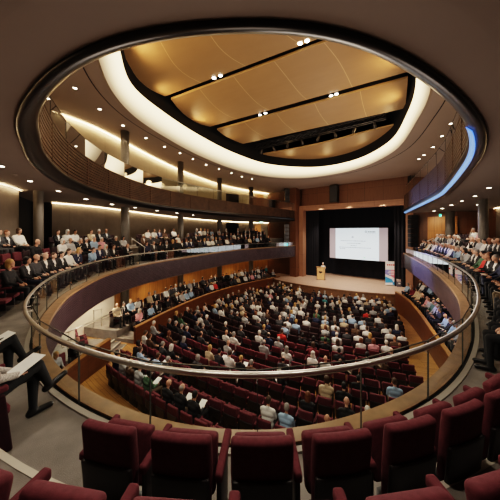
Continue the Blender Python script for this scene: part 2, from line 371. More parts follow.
# -- proscenium wall, frame, stage
PL=Vector((7.1,33.0,0)); E=Vector((.757,-.652,0)); NA=Vector((-.652,-.757,0))   # NA points to the audience
def pp(k,d,z): p=PL+E*k+NA*d; return (p.x,p.y,z)
def pbox(mb,k0,k1,d0,d1,z0,z1,mi=0):
    v=[pp(k,d,z) for z in (z0,z1) for d in (d0,d1) for k in (k0,k1)]
    return mb.add(v,[(0,2,3,1),(4,5,7,6),(0,1,5,4),(2,6,7,3),(0,4,6,2),(1,3,7,5)],mi)
def pwall(name,k0,k1,z0,z1,d,m):
    v=[pp(k0,d,z0),pp(k1,d,z0),pp(k1,d,z1),pp(k0,d,z1)]
    return struct(name,v,[(0,1,2,3)],m,uv=[(k0,z0),(k1,z0),(k1,z1),(k0,z1)])
KR=11.6; ZL=2.66; ZS=-6.0
def pblock(name,k0,k1,d0,d1,z0,z1,m):
    v=[];f=[];uv=[]
    def q(a,b,c,d,u):
        n=len(v); v.extend((a,b,c,d)); f.append((n,n+1,n+2,n+3)); uv.extend(u)
    q(pp(k0,d1,z0),pp(k1,d1,z0),pp(k1,d1,z1),pp(k0,d1,z1),[(k0,z0),(k1,z0),(k1,z1),(k0,z1)])
    for k in (k0,k1): q(pp(k,d0,z0),pp(k,d1,z0),pp(k,d1,z1),pp(k,d0,z1),[(k+d0,z0),(k+d1,z0),(k+d1,z1),(k+d0,z1)])
    for z in (z0,z1): q(pp(k0,d0,z),pp(k1,d0,z),pp(k1,d1,z),pp(k0,d1,z),[(k0,d0),(k1,d0),(k1,d1),(k0,d1)])
    return struct(name,v,f,m,uv=uv)
pwall('wall_stage_left',-8.5,-.2,-7.6,9.5,0,M_WOODD)
pblock('trim_13',-1.5,-.55,-.1,1.1,-7.6,9.0,M_PROS)                 # pilaster where the balconies end
pwall('wall_stage_top',-.6,KR+.5,ZL+.5,9.5,0,M_PROS)
pwall('wall_stage_right',KR+.5,16.9,-7.6,9.5,0,M_WOODD)
pblock('trim_14',-.6,0,-.6,.25,ZS-.1,ZL+.62,M_FRAME)
pblock('trim_15',KR,KR+.62,-.6,.25,-7.4,ZL+.62,M_FRAME)
pblock('trim_16',0,KR,-.6,.25,ZL,ZL+.62,M_FRAME)
# stage house
mb=MB(); D=-5.2
mb.add([pp(-3,D,ZS),pp(KR+4,D,ZS),pp(KR+4,D,6),pp(-3,D,6)],[(0,1,2,3)])
mb.add([pp(-3,D,ZS),pp(-3,-.1,ZS),pp(-3,-.1,6),pp(-3,D,6)],[(0,1,2,3)])
mb.add([pp(KR+4,D,ZS),pp(KR+4,-.1,ZS),pp(KR+4,-.1,6),pp(KR+4,D,6)],[(0,1,2,3)])
mb.add([pp(-3,D,6),pp(KR+4,D,6),pp(KR+4,-.1,6),pp(-3,-.1,6)],[(0,1,2,3)])
tag(mb.build('wall_stage_back',M_CURT),kind='structure')
# stage floor with its bowed front, from picks along the front edge
FRONT=curve([(2.0,33.4),(3.2,31.0),(4.6,29.2),(7.2,26.9),(10.2,25.0),(12.9,23.9),(15.6,23.2),(17.2,23.0)],n=60)
loop=[Vector((x,y,0)) for x,y in FRONT]+[Vector(pp(KR+3.6,-.0,0)),Vector(pp(KR+3.6,D,0)),Vector(pp(-3,D,0)),Vector(pp(-4,0,0))]
tris=tessellate_polygon([loop])
ex=[(p.x*E.x+p.y*E.y, p.x*NA.x+p.y*NA.y) for p in loop]
struct('floor_stage',[(p.x,p.y,ZS) for p in loop],[tuple(t) for t in tris],M_STAGE,uv=ex)
v,f,uv=sweep(FRONT,lambda i:[(0,-7.6),(0,ZS-.12),(-.06,ZS-.12),(-.06,ZS+.005),(.05,ZS+.005)])
struct('trim_17',v,f,M_STFR,uv=uv)

# -- stalls floor: a shallow cone falling to the stage
C0=Vector((16,37,0))
def z_st(x,y): return -7.2+max(0,math.hypot(x-16,y-37)-15)*.045
v=[];f=[];uv=[]; nr,na=24,72
for i in range(nr+1):
    r=12+i*1.5
    for j in range(na+1):
        a=math.radians(150+j*(160/na)); x,y=16+r*math.cos(a),37+r*math.sin(a); v.append((x,y,z_st(x,y))); uv.append((a*25,r))
for i in range(nr):
    for j in range(na): a=i*(na+1)+j; f.append((a,a+1,a+na+2,a+na+1))
struct('floor',v,[q[::-1] for q in f],M_PARQ,uv=uv)

# -- side tiers of the stalls: low wood walls, platforms, walls under the balcony
LW=curve([(3.9,32.6),(3.1,31.6),(-.9,27),(-3.6,22.7),(-5.4,18.2),(-6.5,14.2)],step=.35); LWN=normals(LW)
LW2=curve([(-6.8,12.2),(-6.95,10.0),(-6.7,7.0),(-6.1,5.0)],step=.35); LW2N=normals(LW2)
RW=curve([(6.4,7.0),(7.5,8.6),(8.65,10.9),(9.85,13.6),(11.2,16.6),(12.5,20.0),(13.0,22.4)],step=.35); RWN=normals(RW)
def lowwall(name,C,N,zt,side,tn):
    # N points to the left of travel; side=+1 puts the thickness on that side
    t=.12*side
    v,f,uv=sweep(C,lambda i:[(0,z_st(*C[i])-.02),(0,zt(*C[i])),(t,zt(*C[i])),(t,z_st(*C[i]))],N=N)
    n=len(v); v+= [v[k] for k in (0,1,2,3)]+[v[n-4+k] for k in range(4)]; uv+=[(0,0),(0,1),(.1,1),(.1,0)]*2
    f+=[(n,n+1,n+2,n+3),(n+4,n+5,n+6,n+7)]
    struct(name,v,f,M_REDW,uv=uv)
    v,f,uv=sweep(C,lambda i:[(-.02*side,zt(*C[i])-.005),(-.02*side,zt(*C[i])+.045),(t+.05*side,zt(*C[i])+.045),(t+.05*side,zt(*C[i])-.005)],N=N)
    struct(tn,v,f,M_OAKTOP,uv=uv)
zl=lambda x,y:-5.50-.022*max(0,y-14)
lowwall('wall_stalls_left',LW,LWN,zl,-1,'trim_18')
lowwall('wall_stalls_left_front',LW2,LW2N,lambda x,y:-5.27,-1,'trim_19')
lowwall('wall_stalls_right',RW,RWN,lambda x,y:-5.45,-1,'trim_20')
def zp1(x,y): return -6.2-.012*max(0,y-14)
v,f,uv=sweep(LW,lambda i:[(-.12,zp1(*LW[i])),(-1.30,zp1(*LW[i])),(-1.301,zp1(*LW[i])+.38),(-6,zp1(*LW[i])+.38)],N=LWN)
struct('floor_side_tier',v,[q for q in f],M_CARPET,uv=uv)
z=zp1(-6.5,14.2); a=Vector((LW[-1,0]-LWN[-1,0]*.12,LW[-1,1]-LWN[-1,1]*.12,0)); n_=-Vector((LWN[-1,0],LWN[-1,1],0))
P_=[a,a+n_*1.18,a+n_*6]
struct('trim_21',[(P_[0].x,P_[0].y,-7),(P_[1].x,P_[1].y,-7),(P_[2].x,P_[2].y,-7),(P_[2].x,P_[2].y,z+.38),(P_[1].x,P_[1].y,z+.38),(P_[1].x,P_[1].y,z),(P_[0].x,P_[0].y,z)],[(0,1,5,6),(1,2,3,4)],M_CARPET)
v,f,uv=sweep(LW2,lambda i:[(-.12,-6.2),(-1.6,-6.2),(-1.601,-6.0),(-6,-6.0)],N=LW2N)
struct('floor_side_tier_front',v,f,M_CARPET,uv=uv)
v,f,uv=sweep(RW,lambda i:[(-.12,-5.95),(-1.3,-5.95),(-1.301,-5.65),(-5,-5.65)],N=RWN)
struct('floor_side_tier_right',v,[q for q in f],M_CARPET,uv=uv)
# steps from the aisle up to the tier between the two low walls
mb=MB()
for k in range(4):
    x0=-6.62-.34*k; zt=-6.66+.14*(k+1)
    mb.box(-10.5,x0,12.25,14.12,zt-.14 if k else -7,zt,0); mb.box(x0-.05,x0+.004,12.25,14.12,zt-.03,zt+.006,1)
tag(mb.build('stairs_side_tier',[M_CARPET,M_NOSE]),kind='structure')
UB=[(3.2,37.2),(-1.2,34.6),(-5.0,29.6),(-7.9,23.5),(-8.9,20.4),(-9.55,17.6)]
UB2=[(-9.55,17.6),(-10.2,14.4),(-10.5,10.5),(-10.2,6),(-8,1.5)]
wall('wall_stalls_back_left',UB,-7.3,-3.3,M_WOOD)
wall('wall_stalls_back_cream',UB2,-7.3,-3.3,M_WHITE)
wall('wall_stalls_rear',[(-8,1.5),(-4,-1),(0,-1.6),(5,0),(9,4),(12,8)],-7.3,-3.3,M_WOODD)
wall('wall_stalls_back_right',[(12,8),(14.6,12.5),(16.4,17),(18.5,22.5)],-7.3,-3.3,M_WOODD)

# -- columns run through every level
def column(u,Y,r,zb,zt):
    mb=MB(); x=u*Y
    mb.tube([(x,Y,zb),(x,Y,zt)],r,20)
    o=mb.build('column',M_COLUMN,smooth=False); 
    for p in o.data.polygons: p.use_smooth=len(p.vertices)==4
    return tag(o,kind='structure')
for u,Y,r in ((-.846,12.1,.20),(-.5,18.3,.29),(-.278,24.6,.29),(-.122,30.0,.29),(.004,33.6,.3)):
    column(u,Y,r,-7.0,z_ceil(u*Y,Y)+.1)
for u,Y,r in ((.933,14.6,.24),(.80,21.3,.33)):
    column(u,Y,r,-7.0,z_ceil(u*Y,Y)+.1)
# -- doors and lit wood panels at wall ends
def slab(name,p0,p1,z0,z1,m,th=.06,kind='structure'):
    a=Vector((p0[0],p0[1],0)); b=Vector((p1[0],p1[1],0)); t=(b-a).normalized(); n=Vector((-t.y,t.x,0))
    if n.dot(-a)<0: n=-n
    v=[];
    for z in (z0,z1):
        for q in (a,b,b+n*th,a+n*th): v.append((q.x,q.y,z))
    L=(b-a).length
    o=obj(name,v,[(0,1,5,4),(1,2,6,5),(2,3,7,6),(3,0,4,7),(4,5,6,7),(0,3,2,1)],m,uv=[(0,z0),(L,z0),(L,z0),(0,z0),(0,z1),(L,z1),(L,z1),(0,z1)])
    return tag(o,kind=kind)
slab('door_1',(.65,35.75),(1.55,36.2),-2.0,.95,M_WOOD)               # wood door by the stage end of the lectern side
slab('door_2',(.65,35.75),(1.95,36.35),2.3,5.3,M_WOOD)
slab('door_3',(17.15,24.15),(18.85,22.7),-1.7,1.35,M_WOOD)
slab('door_4',(-3.2,33.35),(-1.6,34.6),-1.8,1.1,M_DARKDR)
slab('door_5',(-3.2,33.35),(-1.6,34.6),2.4,5.0,M_DARKDR)
# -- light coves: continuous warm strips at the heads of the walls
def cove(name,P,zf,m,d=.16,h=.05,n=60,i0=0,i1=None):
    C=curve(P,n=n,smooth=2); C=C[i0:i1]; NN=normals(C)
    v,f,uv=sweep(C,lambda i:[(d*.2,zf(*C[i])),(d,zf(*C[i])-h)],N=NN)
    return struct(name,v,f,m,uv=uv)
cove('ceiling_light_strip',WL,lambda x,y:z_soff(y)-.01,M_STRIP)
cove('ceiling_light_strip_back',WB,lambda x,y:z_soff(y)-.01,M_STRIP,n=120,i1=26)
cove('ceiling_light_strip_side',WB,lambda x,y:z_soff(y)-.01,M_STRIP,n=120,i0=97)
cove('ceiling_light_strip_upper',WL,lambda x,y:z_ceil(x,y)-.02,M_STRIPU,d=.22,h=.06)
cove('ceiling_light_strip_upper_back',WB+WR[1:],lambda x,y:z_ceil(x,y)-.02,M_STRIPU,d=.22,h=.06,n=120)
cove('ceiling_light_strip_stalls',UB,lambda x,y:-3.40,M_STRIP,d=.22)
# ================================================================== FIXTURES
ORD=['','first','second','third','fourth','fifth','sixth','seventh','eighth','ninth','tenth','eleventh','twelfth','thirteenth','fourteenth','fifteenth','sixteenth','seventeenth','eighteenth','nineteenth']
TENS=['','','twenty','thirty','forty','fifty','sixty','seventy','eighty','ninety']
def ordinal(n):
    if n<20: return ORD[n]
    if n%10==0: return TENS[n//10][:-1]+'ieth'
    return TENS[n//10]+'-'+ORD[n%10]

# -- balustrade round the middle balcony: steel handrail on brackets, frameless glass panels
def balustrade(name,C,N,zr,zb,zt,og,step,label,r=.032,rail_off=0.0,edge=.006,u0=None,gm=None):
    root=empty(name,(C[len(C)//2][0],C[len(C)//2][1],zb(len(C)//2)),0,label,'railing')
    root_inv=Matrix.Translation(-Vector(root.location))
    def put(mb,nm,m,smooth=False):
        o=mb.build(nm,m,root,smooth); o.matrix_parent_inverse=root_inv; return o
    L=arclen(C)
    mb=MB(); mb.tube([(C[i][0]+N[i][0]*rail_off,C[i][1]+N[i][1]*rail_off,zr(i)) for i in range(0,len(C))],r,12); put(mb,'handrail',M_STEEL,True)
    s0=0
    if u0 is not None: s0=L[min((j for j in range(len(C)) if C[j][1]<5),key=lambda j:abs(C[j][0]/C[j][1]-u0))]%step
    cuts=[0]+[int(np.argmin(abs(L-t))) for t in np.arange(s0,L[-1]-.3,step) if t>.4]+[len(C)-1]
    for a,b in zip(cuts,cuts[1:]):
        mb=MB(); idx=list(range(a,b+1)); th=.012; gap=.008
        P=[]
        for i in idx:
            c=Vector((C[i][0]+N[i][0]*og,C[i][1]+N[i][1]*og,0)); t=Vector((N[i][1],-N[i][0],0))
            if i==a: c+=t*gap*(-1 if False else 1)
            P.append((c,i))
        v=[];f=[]
        P=[P[0],P[-1]]
        for c,i in P:
            v += [(c.x,c.y,zb(i)),(c.x,c.y,zt(i))]
        for q in range(len(P)-1): f.append((2*q,2*q+2,2*q+3,2*q+1))
        g=MB().add(v,f); o=put(g,'glass_panel',(gm if gm and P[0][0].x<7 else M_GLASS))
        e=MB()   # polished edges: top arris and the upright at one end
        for q in range(len(P)-1):
            (c,i),(d,j)=P[q],P[q+1]
            n=Vector((N[i][0],N[i][1],0))*edge
            n2=Vector((N[j][0],N[j][1],0))*edge
            e.add([c-n+Vector((0,0,zt(i))),c+n+Vector((0,0,zt(i))),d+n2+Vector((0,0,zt(j))),d-n2+Vector((0,0,zt(j))),
                   c-n+Vector((0,0,zt(i)-2*edge)),c+n+Vector((0,0,zt(i)-2*edge)),d+n2+Vector((0,0,zt(j)-2*edge)),d-n2+Vector((0,0,zt(j)-2*edge))],
                  [(0,1,2,3),(0,3,7,4),(1,5,6,2)])
        c,i=P[0]; t=Vector((N[i][1],-N[i][0],0))*edge*.7; n=Vector((N[i][0],N[i][1],0))*edge*1.6
        z0,z1=zb(i),zt(i)
        e.add([(p.x,p.y,z) for z in (z0,z1) for p in (c-n-t,c+n-t,c+n+t,c-n+t)],[(0,1,5,4),(1,2,6,5),(2,3,7,6),(3,0,4,7)])
        x=e.build('glass_edge',M_GEDGE,o)
        mb=MB()
        for i in (idx[len(idx)//4],idx[3*len(idx)//4]):
            a0=Vector((C[i][0]+N[i][0]*rail_off,C[i][1]+N[i][1]*rail_off,zr(i)-r*.8)); b0=Vector((C[i][0]+N[i][0]*og,C[i][1]+N[i][1]*og,zr(i)-.07))
            m1=MB(); m1.tube([a0,a0+Vector((0,0,-.05)),b0],.009,6); m1.tube([b0-Vector((N[i][0],N[i][1],0))*.012,b0+Vector((N[i][0],N[i][1],0))*.012],.022,8)
            put(m1,'bracket',M_STEEL)
    return root
balustrade('balustrade',MC[6:],MN[6:],lambda i:z_rail(MC[i+6,0],MC[i+6,1]),lambda i:z_led(MC[i+6,1])+.005,lambda i:z_rail(MC[i+6,0],MC[i+6,1])+.0,.10,1.28,
  'curved brushed steel handrail on frameless glass, edging the middle balcony',u0=.036,gm=M_GLASSM)
balustrade('balustrade',S2[6:],SN[6:],lambda i:top(i+6)+1.0,lambda i:top(i+6)+.05,lambda i:top(i+6)+1.0,.16,1.9,
  'upper balcony glass balustrade with slim steel rail above the slatted walnut front',r=.03,rail_off=.10,edge=.006)

# -- golden ceiling panels
def zpan(dx=0.0): return 9.05
def bpan(x,y,k=9.05):
    u=(x-CX)/F; Y=k/((H-y)/F+.061+.052*u); return Vector((u*Y,Y,k-.052*u*Y-.061*Y))
def panel(Lp,Rp,label,sag=.16,nu=28):
    A=[bpan(*p) for p in Lp]; B=[bpan(*p) for p in Rp]
    A=resample(catmull([tuple(a) for a in A]),n=12); B=resample(catmull([tuple(b) for b in B]),n=12)
    v=[];f=[];uv=[]; nv=12
    w=np.linalg.norm(A.mean(0)-B.mean(0))
    for i in range(nv):
        for j in range(nu+1):
            t=j/nu; p=A[i]*(1-t)+B[i]*t; s_=i/(nv-1)
            z=p[2]-sag*4*s_*(1-s_)+.10
            v.append((p[0],p[1],z)); uv.append((t*w, s_*4))
    for i in range(nv-1):
        for j in range(nu): a=i*(nu+1)+j; f.append((a,a+1,a+nu+2,a+nu+1))
    n0=len(v); nf=len(f)
    v += [(x,y,z+.12) for x,y,z in v]; uv+=uv[:n0]
    f += [tuple(q+n0 for q in p)[::-1] for p in f[:nf]]
    edge=[j for j in range(nu+1)]+[i*(nu+1)+nu for i in range(1,nv)]+[(nv-1)*(nu+1)+j for j in range(nu-1,-1,-1)]+[i*(nu+1) for i in range(nv-2,0,-1)]
    for a,b in zip(edge,edge[1:]+edge[:1]): f.append((a,b,b+n0,a+n0))
    o=obj('ceiling_panel',v,f,[M_PANEL],uv=uv,smooth=False)
    return tag(o,label,'ceiling panel','golden veneer panels in the ceiling oval','thing')
panel([(118,38),(121,48),(128,62),(138,78),(150,89),(165,98)],[(300,-40),(325,-22),(345,-6),(362,6),(372,14),(378,19)],'largest golden veneer ceiling panel, cut off above by the dark ring edge')
panel([(171,101),(180,110),(190,118),(200,124),(210,128)],[(386,22),(398,33),(405,45),(408,60),(407,74)],'golden veneer ceiling panel between the two narrow slots with paired spotlights')
panel([(217,131),(225,136),(233,140),(243,145)],[(408,80),(407,90),(406,100),(405,110)],'golden veneer ceiling panel beside the wide black lighting slot',sag=.10)
panel([(257,156.5),(275,153),(300,148.5),(330,142),(360,134.5),(396,126)],[(258,157.5),(275,160.5),(300,161.8),(335,157),(370,146.5),(397,127.5)],'smallest golden ceiling panel, a crescent next to the stage end of the oval',sag=.05)

# -- lighting trusses with stage lanterns in the black slots
def truss(a,b,n,label,place,h=.42,w=.3,nl=7):
    a,b=Vector(a),Vector(b); a,b=a+(b-a)*.07,b-(b-a)*.07; root=empty('lighting_truss',a,0,label,'lighting truss'); inv=Matrix.Translation(-a)
    t=(b-a).normalized(); s=t.cross(Vector((0,0,1))).normalized(); up=Vector((0,0,1))
    ch=[(s*w/2),( -s*w/2),(s*w/2+up*h),(-s*w/2+up*h)]
    for c in ch:
        o=MB().tube([a+c,b+c],.03,6).build('chord',M_DSTEEL,root); o.matrix_parent_inverse=inv
    mb=MB()
    for k in range(n):
        p=a+(b-a)*(k/n); q=a+(b-a)*((k+1)/n)
        for sd in (ch[0],ch[1]):
            mb.tube([p+sd,q+sd+up*h],.015,4); mb.tube([q+sd+up*h,q+sd],.015,4)
    o=mb.build('lattice',M_DSTEEL,root); o.matrix_parent_inverse=inv
    for k in range(nl):
        p=a+(b-a)*((k+.5)/nl)+Vector((0,0,-.08)); d=Vector((.45,.4,-.8)).normalized() if k%2 else Vector((-.2,.5,-.8)).normalized()
        l=empty('stage_lantern',p,0,f'black stage lantern on the truss {place}, {ordinal(k+1)} from its lectern end','stage light','stage lanterns in the ceiling')
        x=MB().tube([Vector((0,0,0)),Vector((0,0,-.12))],.018,6).build('hanging_clamp',M_DSTEEL,l)
        c0=Vector((0,0,-.22)); x=MB().tube([c0-d*.2,c0-d*.05,c0+d*.2],[.07,.11,.12],10).build('lantern_body',M_DSTEEL,l)
        x=MB().tube([c0+d*.201,c0+d*.205],.095,10).build('lens',M_STEEL,l)
truss(bpan(248,151.5,9.3),bpan(401,115,9.3),16,'black lighting truss along the wide slot, beside the crescent panel','in the wide slot',nl=8)
truss(bpan(262,163.5,9.1),bpan(338,163.5,9.1),8,'black lighting truss in the gap, stage side of the crescent panel','by the crescent panel',nl=5,h=.3)
truss(bpan(176,113,9.2),bpan(238,151,9.2),10,'black lighting truss along the lectern-side rim of the ceiling oval','along the oval rim',nl=5,h=.35)
# paired spotlights in the narrow slots
for n_,(x,y,w) in enumerate(((214,78,'lower'),(220.5,75.8,'lower'),(300,43.6,'upper'),(307,41,'upper'),(260,115,'lower'),(265.5,113.3,'lower'),(331,95.8,'upper'),(336.5,94.2,'upper'))):
    p=bpan(x,y,9.1); sl=('slot above the largest panel' if n_<4 else 'slot by the wide black slot')
    l=empty('spotlight',p,0,f"lit ceiling spotlight, {'one' if n_%2==0 else 'other'} of the {'lectern' if n_%4<2 else 'banner'}-side pair in the {'first' if n_<4 else 'second'} narrow slot",'spotlight','paired spotlights in the ceiling slots')
    MB().tube([(0,0,.3),(0,0,.02)],.11,14).build('housing',M_DSTEEL,l)
    MB().disc((0,0,.0),.10,16,flip=True).build('lens',M_LAMPC,l)
    MB().box(-.02,.02,-.02,.02,.3,.9).build('stem',M_DSTEEL,l)

# -- recessed downlights
def downlight(px_,py_,surf,label,r=.085):
    u=(px_-CX)/F
    if surf=='c': k=7.92; Y=k/((H-py_)/F+.061+.052*u); z=z_ceil(u*Y,Y)
    else: Y=2.264/((H-py_)/F+.028); z=z_soff(Y)
    l=empty('downlight',(u*Y,Y,z),0,label,'ceiling light','recessed downlights in the upper ceiling' if surf=='c' else 'recessed downlights under the upper balcony')
    n=18; v=[];f=[]
    for k in range(n):
        a=2*math.pi*k/n; c,s=math.cos(a),math.sin(a)
        v += [(r*c,r*s,-.012),(r*1.22*c,r*1.22*s,-.012),(r*1.28*c,r*1.28*s,.03)]
    for k in range(n):
        m=(k+1)%n; f += [(3*k,3*m,3*m+1,3*k+1),(3*k+1,3*m+1,3*m+2,3*k+2)]
    obj('trim_ring',v,f,M_CEIL,l); MB().disc((0,0,-.010),r,18,flip=True).build('lens',M_LAMP,l)
    return (u*Y,Y,z)
UPL=[(75,88),(99.7,109),(123,125.5),(146,138),(164.5,146.7),(180,153),(193,159),(206,164.7),(219,169),(231.5,173),(242,176.6),(252,179)]
DL=[]
for k,(x,y) in enumerate(UPL): DL.append(downlight(x,y,'c',f'small recessed downlight in the upper ceiling, {ordinal(len(UPL)-k)} from the stage, lectern side',.09))
for k,(x,y) in enumerate([(451,123.6),(442,136),(433,147),(424,155),(419,159)]): DL.append(downlight(x,y,'c',f'small recessed downlight in the upper ceiling, {ordinal(5-k)} from the stage, banner side',.085))
SOL=[(1,166),(30,181),(58.5,191),(86,199),(112,204.2),(135,207.5),(157,210.5),(177,213),(193,215)]
SOR=[(489,187.7),(475,196),(462,201),(451.5,205),(442,208.4),(434,211)]
DS=[]
for k,(x,y) in enumerate(SOL): DS.append(downlight(x,y,'s',f'recessed downlight under the upper balcony, {ordinal(len(SOL)-k)} from the stage, lectern side',.085 if k<3 else .12))
for k,(x,y) in enumerate(SOR): DS.append(downlight(x,y,'s',f'recessed downlight under the upper balcony, {ordinal(len(SOR)-k)} from the stage, banner side',.085 if k<3 else .11))
DS.append(downlight(478,204.8,'s','recessed downlight set back beside the grey column, banner side',.11))
# smoke detector on the soffit
p=downlight
u=(15-CX)/F; Y=2.264/((H-174.5)/F+.028)
l=MB().tube([(0,0,.01),(0,0,-.03),(0,0,-.05)],[.07,.06,.03],14).build('smoke_detector',M_SOFFIT); l.location=(u*Y,Y,z_soff(Y)); tag(l,'small dark smoke detector on the underside of the upper balcony','smoke detector')

# -- screen's blue reflection, painted as a glowing band, on the upper balcony's banner-side edge
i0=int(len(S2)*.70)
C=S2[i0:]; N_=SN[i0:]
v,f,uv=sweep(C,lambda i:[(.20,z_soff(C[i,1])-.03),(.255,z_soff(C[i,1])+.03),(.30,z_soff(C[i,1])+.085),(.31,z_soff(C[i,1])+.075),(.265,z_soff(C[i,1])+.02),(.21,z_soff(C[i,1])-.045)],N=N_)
tag(obj('screen_reflection',v,f,M_BLUE,smooth=True),'glowing blue band painted for the screen reflection on the upper balcony edge','painted reflection')

def at(x,y,Y): return Vector(((x-CX)/F*Y,Y,(H-y)/F*Y))

# -- exit signs
M_EXIT=mat('exit_green',(0,.4,.25),.5,emit=(.05,.75,.45),estr=2.5); M_EXW=mat('exit_white',(1,1,1),.5,emit=(.8,1,.9),estr=3.5)
def exit_sign(x,y,Y,label,w=.55):
    p=at(x,y,Y); root=empty('exit_sign',p,0,label,'exit sign','green exit signs')
    vv,ff=rbox(w,.06,w*.5,.01,1); obj('light_box',vv,ff,M_EXIT,root)
    mb=MB(); mb.box(-.06,-.01,-.036,-.032,-.08,.06); mb.box(-.10,.04,-.036,-.032,-.01,.02); mb.tube([(-.035,-.034,.085),(-.035,-.0345,.085)],.025,8); mb.box(.08,.2,-.036,-.032,-.1,.1)
    mb.build('running_figure_symbol',M_EXW,root)
exit_sign(261,222,35.2,'green exit sign under the upper balcony, by the stage on the lectern side')
exit_sign(261,186,35.2,'green exit sign at the top balcony, by the stage on the lectern side')
exit_sign(442,215.6,23.6,'green exit sign above the wood panel on the banner side',.5)

# -- loudspeakers: one over the stage, columns of cabinets at the balcony ends
root=empty('loudspeaker',pp(4.35,.62,ZL+.75),math.atan2(E.y,E.x),'black loudspeaker hung on the wood panelling above the stage opening','loudspeaker')
vv,ff=rbox(.95,.5,2.0,.04,2); obj('cabinet',[(a,b,c+1.0) for a,b,c in vv],ff,mat('speaker_black',(.012,.012,.013),.6),root)
vv,ff=rbox(.8,.03,1.8,.01,1); obj('grille',[(a,b-.27,c+1.0) for a,b,c in vv],ff,mat('speaker_grille',(.03,.03,.032),.7,bump=.6,bscale=300),root)
MB().box(-.1,.1,.2,.6,.9,1.2).build('wall_bracket',M_DSTEEL,root)
M_SPK=mat('array_black',(.010,.010,.012),.5); M_SPG=mat('array_grille',(.035,.036,.042),.45,.3)
def array(x,Y,y0,y1,w,label,rz=0):
    top_=at(x,y0,Y); bot=at(x,y1,Y); h=top_.z-bot.z; n=max(3,int(h/.42))
    root=empty('loudspeaker_array',bot,rz,label,'loudspeaker'); hh=h/n
    for k in range(n):
        vv,ff=rbox(w,.5,hh*.93,.03,2); b=obj('cabinet',[(a,b_,c+hh*(k+.5)) for a,b_,c in vv],ff,M_SPK,root)
        vv,ff=rbox(w*.55,.02,hh*.7,.008,1); obj('grille',[(a,b_-.26,c+hh*(k+.5)) for a,b_,c in vv],ff,M_SPG,b)
        for sx in (-1,1): MB().box(sx*w*.42-.02,sx*w*.42+.02,-.29,-.25,hh*k+.03,hh*(k+1)-.03).build('rigging_bar',M_DSTEEL,b)
array(286.5,32.6,224,243,.62,'dark column of loudspeaker cabinets at the lectern-side end of the middle balcony')
array(413,24.6,215,247,.75,'dark column of loudspeaker cabinets behind the banner-side balcony end')
array(413,24.4,175.5,190,.75,'short column of loudspeaker cabinets at the banner-side end of the upper balcony')
array(287,32.8,189,202,.6,'short column of loudspeaker cabinets at the lectern-side end of the upper balcony')

# -- blue-lit monitor on the balcony end by the stage
M_SCRN=mat('teal_screen',(.1,.5,.5),.4,emit=(.12,.55,.55),estr=1.3)
p=at(286,245.2,31.9); root=empty('monitor',p,-.5,'small teal lit monitor at the balcony end beside the stage','monitor')
vv,ff=rbox(.62,.08,.62,.02,2); obj('casing',vv,ff,M_SPK,root); vv,ff=rbox(.54,.01,.54,.004,1); obj('screen',[(a,b-.045,c) for a,b,c in vv],ff,M_SCRN,root); MB().box(-.05,.05,-.03,.03,-.45,-.3).build('stand',M_SPK,root)

# -- thin stair rails on the tiers
RAILS=[]
def stair_rail(p,q,label,h=.55):
    p,q=Vector(p),Vector(q); RAILS.append((p,q)); root=empty('stair_rail',p,0,label,'handrail','thin stair rails'); d=q-p
    MB().tube([(0,0,0),tuple(d)],.028,8).build('handrail',M_STEEL,root,True)
    for t in (.04,.96): MB().tube([tuple(d*t),tuple(d*t+Vector((0,0,-h)))],.02,8).build('post',M_STEEL,root,True)
stair_rail(at(131.5,238,17.6),at(145,247.5,15.2),'sloping steel stair rail among the lectern-side seats, beside a grey column')
stair_rail(at(267,238.5,33.6),at(276,246,31.6),'sloping steel stair rail at the stage end of the lectern-side balcony')
stair_rail(at(434,238,21.6),at(420,244.5,22.0),'sloping steel stair rail at the stage end of the banner-side balcony')
stair_rail(at(266,272.5,32.6),at(276,280.5,31.6),'sloping steel stair rail at the stage end of the side stalls')
stair_rail(at(93.5,310.5,13.9),at(102,309,14.6),'short steel rail beside the steps of the side stalls',h=1.0)
stair_rail(at(66,333,11.6),at(124,307.5,14.9),'long dark stair rail in front of the cream wall under the balcony',h=.7)

# -- screen with slide, lectern, banner, sundries on the stage
M_SLIDE=mat('projected_slide',(.25,.27,.28),.8,emit=(.80,.93,1.0),estr=.74)
M_SIDE=mat('projected_margin',(.2,.18,.18),.8,emit=(.66,.52,.56),estr=.33)
M_TXT=mat('slide_text',(.05,.06,.07),.8,emit=(.28,.36,.42),estr=.3); M_TXTL=mat('slide_text_faint',(.4,.45,.5),.8,emit=(.55,.66,.72),estr=.6); M_GRN=mat('slide_green',(.1,.4,.2),.8,emit=(.25,.6,.35),estr=.8)
ds=-2.5; k0,k1=2.50,9.42; z0,z1=-3.53,.36
root=empty('projection_screen',pp((k0+k1)/2,ds,z0),math.atan2(E.y,E.x),'large lit projection screen with a white slide, hanging over the stage','screen')
w=k1-k0; hz=z1-z0
def flat(mb,x0,x1,za,zb,y,mi=0): return mb.add([(x0,y,za),(x1,y,za),(x1,y,zb),(x0,y,zb)],[(0,1,2,3)],mi)
mb=MB(); mb.box(-w/2-.06,w/2+.06,.0,.06,-.06,hz+.06); mb.build('frame',M_BLACK,root)
mb=MB(); flat(mb,-w/2,w/2,0,hz,-.01); mb.build('screen_surface',M_SIDE,root)
a=-w/2+w*.115; b=-w/2+w*.865
mb=MB(); flat(mb,a,b,0,hz,-.02); sl=mb.build('slide',M_SLIDE,root)
